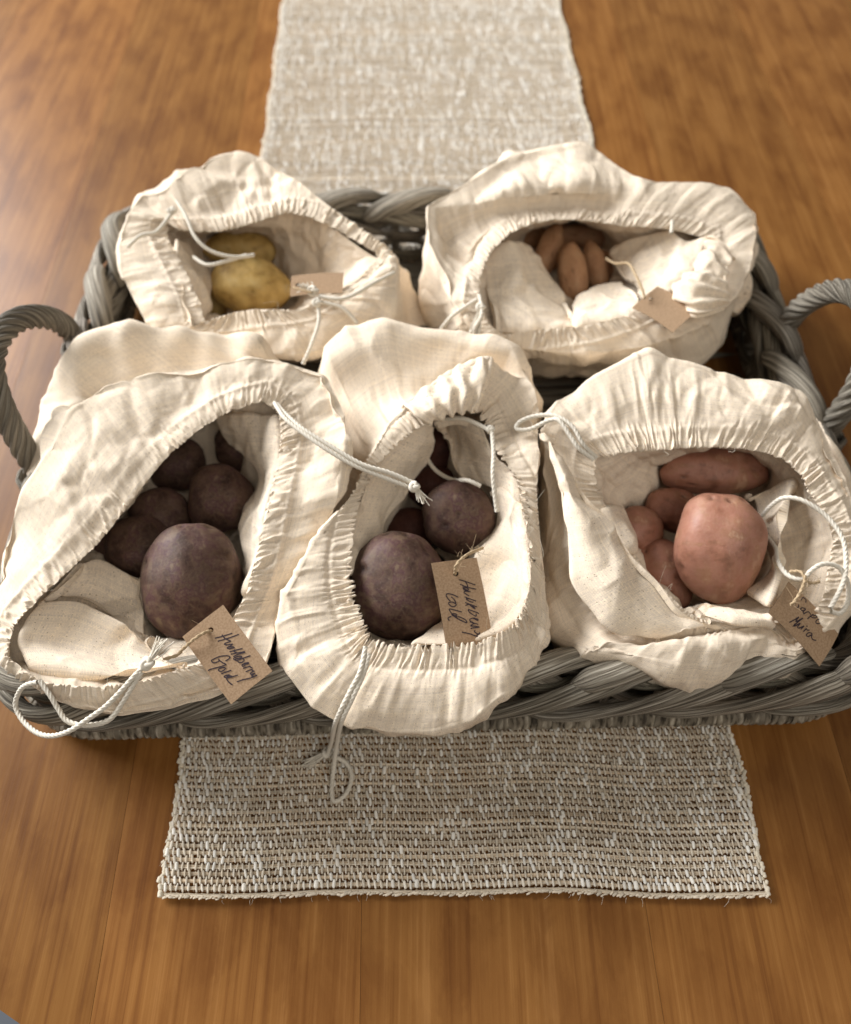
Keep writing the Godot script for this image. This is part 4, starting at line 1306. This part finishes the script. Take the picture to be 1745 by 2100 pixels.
var POTATOES := [
	["large dark purple potato at the front of the front left bag, beside its paper tag", "d", Vector3(-0.1469, 0.0760, 0.1302), Vector3(0.0318, 0.0368, 0.0302), 10, 1],
	["dark purple potato at the upper right of the front left bag's opening", "d", Vector3(-0.1429, 0.0620, 0.0546), Vector3(0.0234, 0.0245, 0.0223), -20, 2],
	["brownish purple potato in the middle of the front left bag, between three others", "d", Vector3(-0.1852, 0.0540, 0.0652), Vector3(0.0218, 0.0204, 0.0184), 0, 3],
	["dark potato at the left of the front left bag, tucked against the largest one", "d", Vector3(-0.1919, 0.0580, 0.0925), Vector3(0.0250, 0.0217, 0.0196), -15, 4],
	["shaded dark potato at the very back of the front left bag, touching the cloth", "d", Vector3(-0.1395, 0.0460, -0.0051), Vector3(0.0191, 0.0183, 0.0165), 0, 5],
	["deeply shaded potato under the rolled collar of the front left bag", "d", Vector3(-0.1874, 0.0380, 0.0049), Vector3(0.0228, 0.0213, 0.0192), 0, 6],
	["nearly hidden dark potato at the left end of the front left bag's opening", "d", Vector3(-0.2208, 0.0420, 0.0849), Vector3(0.0163, 0.0156, 0.0141), 0, 7],
	["large round purple brown potato at the front of the middle bag, left of its tag", "d", Vector3(-0.0162, 0.0740, 0.1312), Vector3(0.0340, 0.0334, 0.0318), -10, 8],
	["round purple potato at the right of the middle bag, above the paper tag", "d", Vector3(0.0224, 0.0740, 0.0786), Vector3(0.0251, 0.0242, 0.0229), 0, 9],
	["reddish dark potato deep at the back of the middle bag's opening", "k", Vector3(0.0101, 0.0420, -0.0060), Vector3(0.0184, 0.0192, 0.0166), 0, 10],
	["dark reddish potato sunk between the two big ones in the middle bag", "k", Vector3(-0.0106, 0.0400, 0.0674), Vector3(0.0180, 0.0166, 0.0150), 0, 11],
	["shaded reddish potato behind the round purple one in the middle bag", "k", Vector3(0.0045, 0.0420, 0.0304), Vector3(0.0179, 0.0164, 0.0148), 0, 12],
	["large smooth red potato on top of the front right bag", "r", Vector3(0.1872, 0.0880, 0.1100), Vector3(0.0285, 0.0353, 0.0262), 3, 13],
	["long red potato lying at the back of the front right bag under its hem", "r", Vector3(0.2000, 0.0760, 0.0409), Vector3(0.0392, 0.0162, 0.0146), 2, 14],
	["small red potato between the long one and the large one in the front right bag", "r", Vector3(0.1717, 0.0660, 0.0676), Vector3(0.0214, 0.0154, 0.0138), -20, 15],
	["small red potato at the left of the front right bag, half under the cloth flap", "r", Vector3(0.1423, 0.0660, 0.0843), Vector3(0.0187, 0.0164, 0.0148), 10, 16],
	["shaded red potato below the large red one in the front right bag", "r", Vector3(0.1586, 0.0560, 0.1126), Vector3(0.0188, 0.0253, 0.0169), 20, 17],
	["sliver of a red potato in shade behind the cloth fold of the front right bag", "r", Vector3(0.1508, 0.0480, 0.0477), Vector3(0.0126, 0.0105, 0.0094), 0, 18],
	["yellow potato with olive skin in the back left bag", "y", Vector3(-0.1435, 0.0740, -0.1510), Vector3(0.0328, 0.0244, 0.0232), -5, 19],
	["brownish yellow potato in shade behind the front one of the back left bag", "y", Vector3(-0.1632, 0.0580, -0.2164), Vector3(0.0317, 0.0172, 0.0154), 0, 20],
	["shaded yellow potato at the left side of the back left bag", "y", Vector3(-0.1852, 0.0480, -0.1632), Vector3(0.0158, 0.0200, 0.0142), 0, 21],
	["long tan fingerling potato lying tilted at the left of the back right bag", "f", Vector3(0.1068, 0.0660, -0.2044), Vector3(0.0114, 0.0253, 0.0108), -20, 22],
	["pinkish tan fingerling potato in the centre of the back right bag, standing upright", "f", Vector3(0.1234, 0.0720, -0.1677), Vector3(0.0126, 0.0277, 0.0120), 8, 23],
	["reddish tan fingerling potato right of the upright one in the back right bag", "f", Vector3(0.1461, 0.0620, -0.1883), Vector3(0.0100, 0.0234, 0.0095), 16, 24],
	["brown fingerling potato lying across the back of the back right bag", "f", Vector3(0.1387, 0.0560, -0.2376), Vector3(0.0288, 0.0100, 0.0095), -4, 25],
	["small brown fingerling potato in shade at the far left of the back right bag", "f", Vector3(0.0936, 0.0500, -0.2399), Vector3(0.0185, 0.0092, 0.0088), 25, 26],
	["slim tan fingerling potato at the right end of the back right bag's opening", "f", Vector3(0.1610, 0.0520, -0.1927), Vector3(0.0093, 0.0212, 0.0089), 25, 27],
	["shaded brown fingerling potato behind the tilted one in the back right bag", "f", Vector3(0.1232, 0.0440, -0.2421), Vector3(0.0107, 0.0231, 0.0101), -5, 28],
]
var TAGS := [
	["tilted kraft paper tag on the front left bag's hem, handwritten Huckleberry Gold", Vector3(-0.1377, 0.1090, 0.1833), Vector3(-0.1155, 0.1160, 0.1666), Vector3(-0.1077, 0.0990, 0.2198), Vector2(0.520, 0.161), [[499, 272, 632, 311, 823, 356], [507, 324, 733, 380, 911, 416], [645, 294, 655, 356, 713, 422], [711, 423, 615, 402, 580, 404, 603, 425, 711, 464], [703, 462, 660, 467, 602, 457], [697, 499, 617, 464, 578, 461, 595, 482], [595, 482, 702, 514], [572, 514, 687, 545, 809, 578], [676, 535, 642, 538, 679, 584], [564, 546, 696, 588, 811, 625], [574, 588, 679, 602, 805, 634], [570, 623, 678, 653, 706, 649, 667, 625, 570, 605, 552, 619, 578, 642], [571, 647, 713, 675, 848, 704], [701, 679, 697, 700, 648, 704, 597, 683, 592, 662], [649, 727, 730, 749, 729, 762, 684, 749, 620, 727, 607, 744, 657, 759], [591, 766, 658, 783, 729, 799], [716, 797, 721, 818, 736, 830], [590, 817, 674, 832, 722, 845], [709, 840, 709, 859, 730, 873], [727, 869, 643, 863, 647, 879, 715, 898], [715, 898, 634, 896, 661, 918, 727, 932], [722, 929, 596, 909, 461, 870, 342, 844], [407, 570, 483, 576, 519, 566, 499, 537, 377, 487, 240, 462, 196, 463, 205, 498, 297, 522, 324, 512, 318, 498], [321, 509, 339, 557, 372, 605, 239, 577, 92, 536, 32, 528], [233, 595, 198, 599, 214, 630, 295, 644, 329, 635, 302, 613, 233, 595], [198, 656, 288, 675, 393, 699], [317, 727, 240, 703, 208, 705, 245, 737, 356, 770, 439, 791], [247, 710, 298, 731, 338, 760], [247, 722, 299, 742, 336, 768], [236, 737, 220, 748, 221, 794, 244, 840]], [pts([-1217, 1100, 1798, -1249, 1150, 1844, -1301, 1140, 1879, -1364, 1090, 1912, -1391, 1090, 1947, -1461, 1090, 1971])]],
	["kraft paper tag inside the middle bag, lower end behind hem, handwritten Huckleberry Gold", Vector3(0.0033, 0.1090, 0.1348), Vector3(0.0311, 0.1040, 0.1279), Vector3(0.0128, 0.0920, 0.1836), Vector2(0.470, 0.161), [[512, 238, 620, 262, 730, 293, 835, 320], [506, 290, 654, 336, 832, 371], [626, 263, 663, 311, 654, 337], [550, 325, 617, 340, 670, 360, 642, 370, 557, 339], [557, 339, 573, 362, 688, 393], [700, 392, 579, 379, 559, 393, 591, 412], [591, 412, 653, 439], [551, 441, 664, 475, 782, 507], [664, 475, 578, 465, 632, 498, 715, 517], [539, 507, 664, 542, 781, 576], [533, 542, 619, 536, 707, 590, 729, 579, 648, 554], [574, 587, 685, 617, 795, 651], [581, 590, 589, 619, 680, 664, 724, 674, 727, 649], [635, 690, 708, 717, 741, 726, 751, 714, 657, 694, 577, 701, 581, 723, 640, 741], [567, 729, 660, 752, 737, 770], [660, 752, 570, 770], [562, 776, 671, 787, 755, 802], [749, 803, 582, 802, 568, 811], [654, 833, 628, 841, 677, 870, 735, 874, 735, 858], [735, 874, 671, 885, 692, 910], [363, 830, 526, 861, 692, 910], [417, 438, 310, 398, 215, 380, 175, 394, 192, 431, 238, 469], [272, 421, 324, 460, 345, 503], [270, 480, 198, 482, 201, 508, 263, 533, 326, 530, 340, 509, 270, 480], [436, 608, 318, 580, 196, 555, 185, 570, 224, 611], [330, 628, 259, 613, 215, 620, 259, 645, 327, 653], [231, 624, 275, 634, 320, 640], [259, 645, 372, 695, 498, 734, 467, 693, 340, 651], [203, 638, 134, 651, 128, 667, 150, 682]], [pts([176, 1060, 1405, 180, 1150, 1401, 218, 1160, 1357, 270, 1120, 1295, 354, 1000, 1186])]],
	["kraft paper tag at the front right bag's outer edge, handwritten Sarpo Mira", Vector3(0.2009, 0.1020, 0.1643), Vector3(0.2177, 0.1020, 0.1434), Vector3(0.2317, 0.0820, 0.1896), Vector2(0.625, 0.201), [[880, 341, 950, 327, 941, 281, 885, 266, 843, 276], [696, 271, 642, 286, 592, 263], [757, 389, 711, 339, 646, 324, 652, 362, 742, 388], [742, 388, 640, 372, 629, 389], [599, 392, 716, 423, 766, 447], [753, 439, 749, 471, 737, 488], [584, 476, 713, 497, 812, 521], [719, 495, 708, 518, 766, 563, 834, 580, 839, 560, 764, 527], [852, 629, 737, 599, 689, 611, 731, 650, 832, 667, 852, 629], [174, 295, 319, 332, 458, 361], [458, 361, 308, 361, 514, 417], [514, 417, 201, 366, 190, 377, 365, 424], [365, 424, 245, 421, 247, 445, 386, 488], [386, 488, 260, 476], [420, 518, 454, 529], [260, 522, 389, 536], [386, 537, 372, 561, 415, 581], [410, 644, 349, 594, 259, 583, 273, 617, 394, 650], [394, 650, 329, 662, 313, 699, 367, 745]], [pts([2134, 1060, 1612, 2144, 1100, 1608, 2178, 1120, 1564, 2217, 1120, 1499, 2229, 1120, 1463, 2215, 1110, 1417, 2187, 1050, 1382]), pts([2221, 1120, 1483, 2272, 1100, 1491, 2329, 1080, 1470])]],
	["blank kraft paper tag behind the cord knot of the back left bag", Vector3(-0.1021, 0.1120, -0.1180), Vector3(-0.1021, 0.1080, -0.0997), Vector3(-0.0621, 0.1150, -0.1123), Vector2(0.500, 0.140), [], [pts([-986, 1190, -968, -905, 1220, -907, -827, 1240, -858])]],
	["blank kraft paper tag with twine on the back right bag", Vector3(0.1738, 0.1150, -0.1030), Vector3(0.1523, 0.1130, -0.0820), Vector3(0.1959, 0.1150, -0.0731), Vector2(0.500, 0.140), [], [pts([1609, 1190, -852, 1597, 1210, -945, 1574, 1200, -1102, 1557, 1140, -1302, 1487, 1060, -1399, 1440, 1000, -1531])]],
]

var made := []

func make_sheet(job: int) -> void:
	var k := job / 2
	var b: Array = BAG_RINGS[k]
	if job % 2 == 0:
		made[job] = bag_body(b[1], b[0], b[3], b[4], PLEATS[k], k * 13.7)
	else:
		made[job] = bag_lining(b[1], b[0], b[2], k * 17.3)

func _ready() -> void:
	# camera, light of the room, exposure
	var cam := Camera3D.new()
	cam.name = "camera"
	var lens := CameraAttributesPhysical.new()
	lens.frustum_focal_length = 29.1666
	lens.frustum_focus_distance = 0.475
	lens.frustum_near = 0.02
	lens.frustum_far = 30.0
	lens.exposure_aperture = 5.0
	cam.attributes = lens
	add_child(cam)
	cam.fov = 61.9276
	cam.near = 0.02
	cam.far = 30.0
	cam.position = Vector3(0.00000, 0.54815, 0.39724)
	cam.rotation = Vector3(-0.972257, 0, 0)
	LEAN = Basis(Vector3.RIGHT, -0.972257)
	var world := WorldEnvironment.new()
	world.name = "surroundings"
	var e := Environment.new()
	e.background_mode = Environment.BG_COLOR
	e.background_color = lin(0.095, 0.091, 0.085)
	e.tonemap_mode = Environment.TONE_MAPPER_LINEAR
	e.tonemap_exposure = 2.25
	e.sdfgi_enabled = true
	e.ssao_enabled = true
	e.ssil_enabled = true
	world.environment = e
	add_child(world)
	area_light("left_window_light", Vector3(-2.9, 1.75, -1.9), Vector3(0.0, 0.05, 0.0), Vector2(2.6, 1.9), 19.0, Color(0.975, 0.985, 1.0))
	area_light("unseen_front_light", Vector3(0.7, 2.0, 1.5), Vector3(0.0, 0.05, 0.0), Vector2(1.6, 1.4), 0.95, Color(1.0, 0.975, 0.94))  # unseen source out of view, placed to light the fronts of the bags
	nz.seed = 4
	nz.frequency = 0.05
	materials()
	make_table()
	make_runner()
	make_tray()
	make_bags()
	make_potatoes()
	make_tags()

func area_light(called: String, at: Vector3, toward: Vector3, size: Vector2, energy: float, tint: Color) -> void:
	var l := AreaLight3D.new()
	l.name = called
	l.area_size = size
	l.light_energy = energy
	l.light_color = tint
	l.area_normalize_energy = true
	l.area_range = 12.0
	l.shadow_enabled = true
	add_child(l)
	l.look_at_from_position(at, toward)

func make_bags() -> void:
	made.resize(10)
	var group := WorkerThreadPool.add_group_task(make_sheet, 10)
	WorkerThreadPool.wait_for_group_task_completion(group)
	for k in 5:
		var base := centre_of(BAG_RINGS[k][3])
		base.y = 0.012
		var t := thing("cotton_bag", BAG_LABELS[k], "bag", base, "cotton drawstring bags in the wicker tray")
		part("bag_cloth", made[2 * k], M.cotton, t, base)
		part("inner_cloth", made[2 * k + 1], M.cotton, t, base)
		for i in FOLDS[k].size():
			var fold: Array = FOLDS[k][i]
			part("cloth_fold", cloth_fold(fold[0], fold[2], fold[1], k * 5.3 + i * 1.9, 0.0025 if k == 4 else 0.004), M.cotton, t, base)
		rng.seed = 500 + k
		part("loose_threads", hair(BAG_RINGS[k][1], 16, 0.011), M.thread, t, base).set_meta("kind", "stuff")
		for c: PackedVector3Array in CORDS[k]:
			part("drawstring", cord_mesh(c, 0.00155), M.cord, t, base)
		for n: Array in KNOTS[k]:
			rng.seed = 60 + k
			var o := part("knot", knot(n[0], n[1]), M.cord, t, base)
			if n.size() > 2:
				part("frayed_end", fray(n[0], n[2], 22, 0.00035, 0.0022), M.cord, t, base)

func make_potatoes() -> void:
	for q: Array in POTATOES:
		potato(q[0], q[1], POTATO_GROUPS[q[1]], q[2], q[3], q[4], q[5])

func make_tags() -> void:
	rng.seed = 88
	for q: Array in TAGS:
		make_tag(q[0], q[1], q[2], q[3], q[4], q[5], q[6])
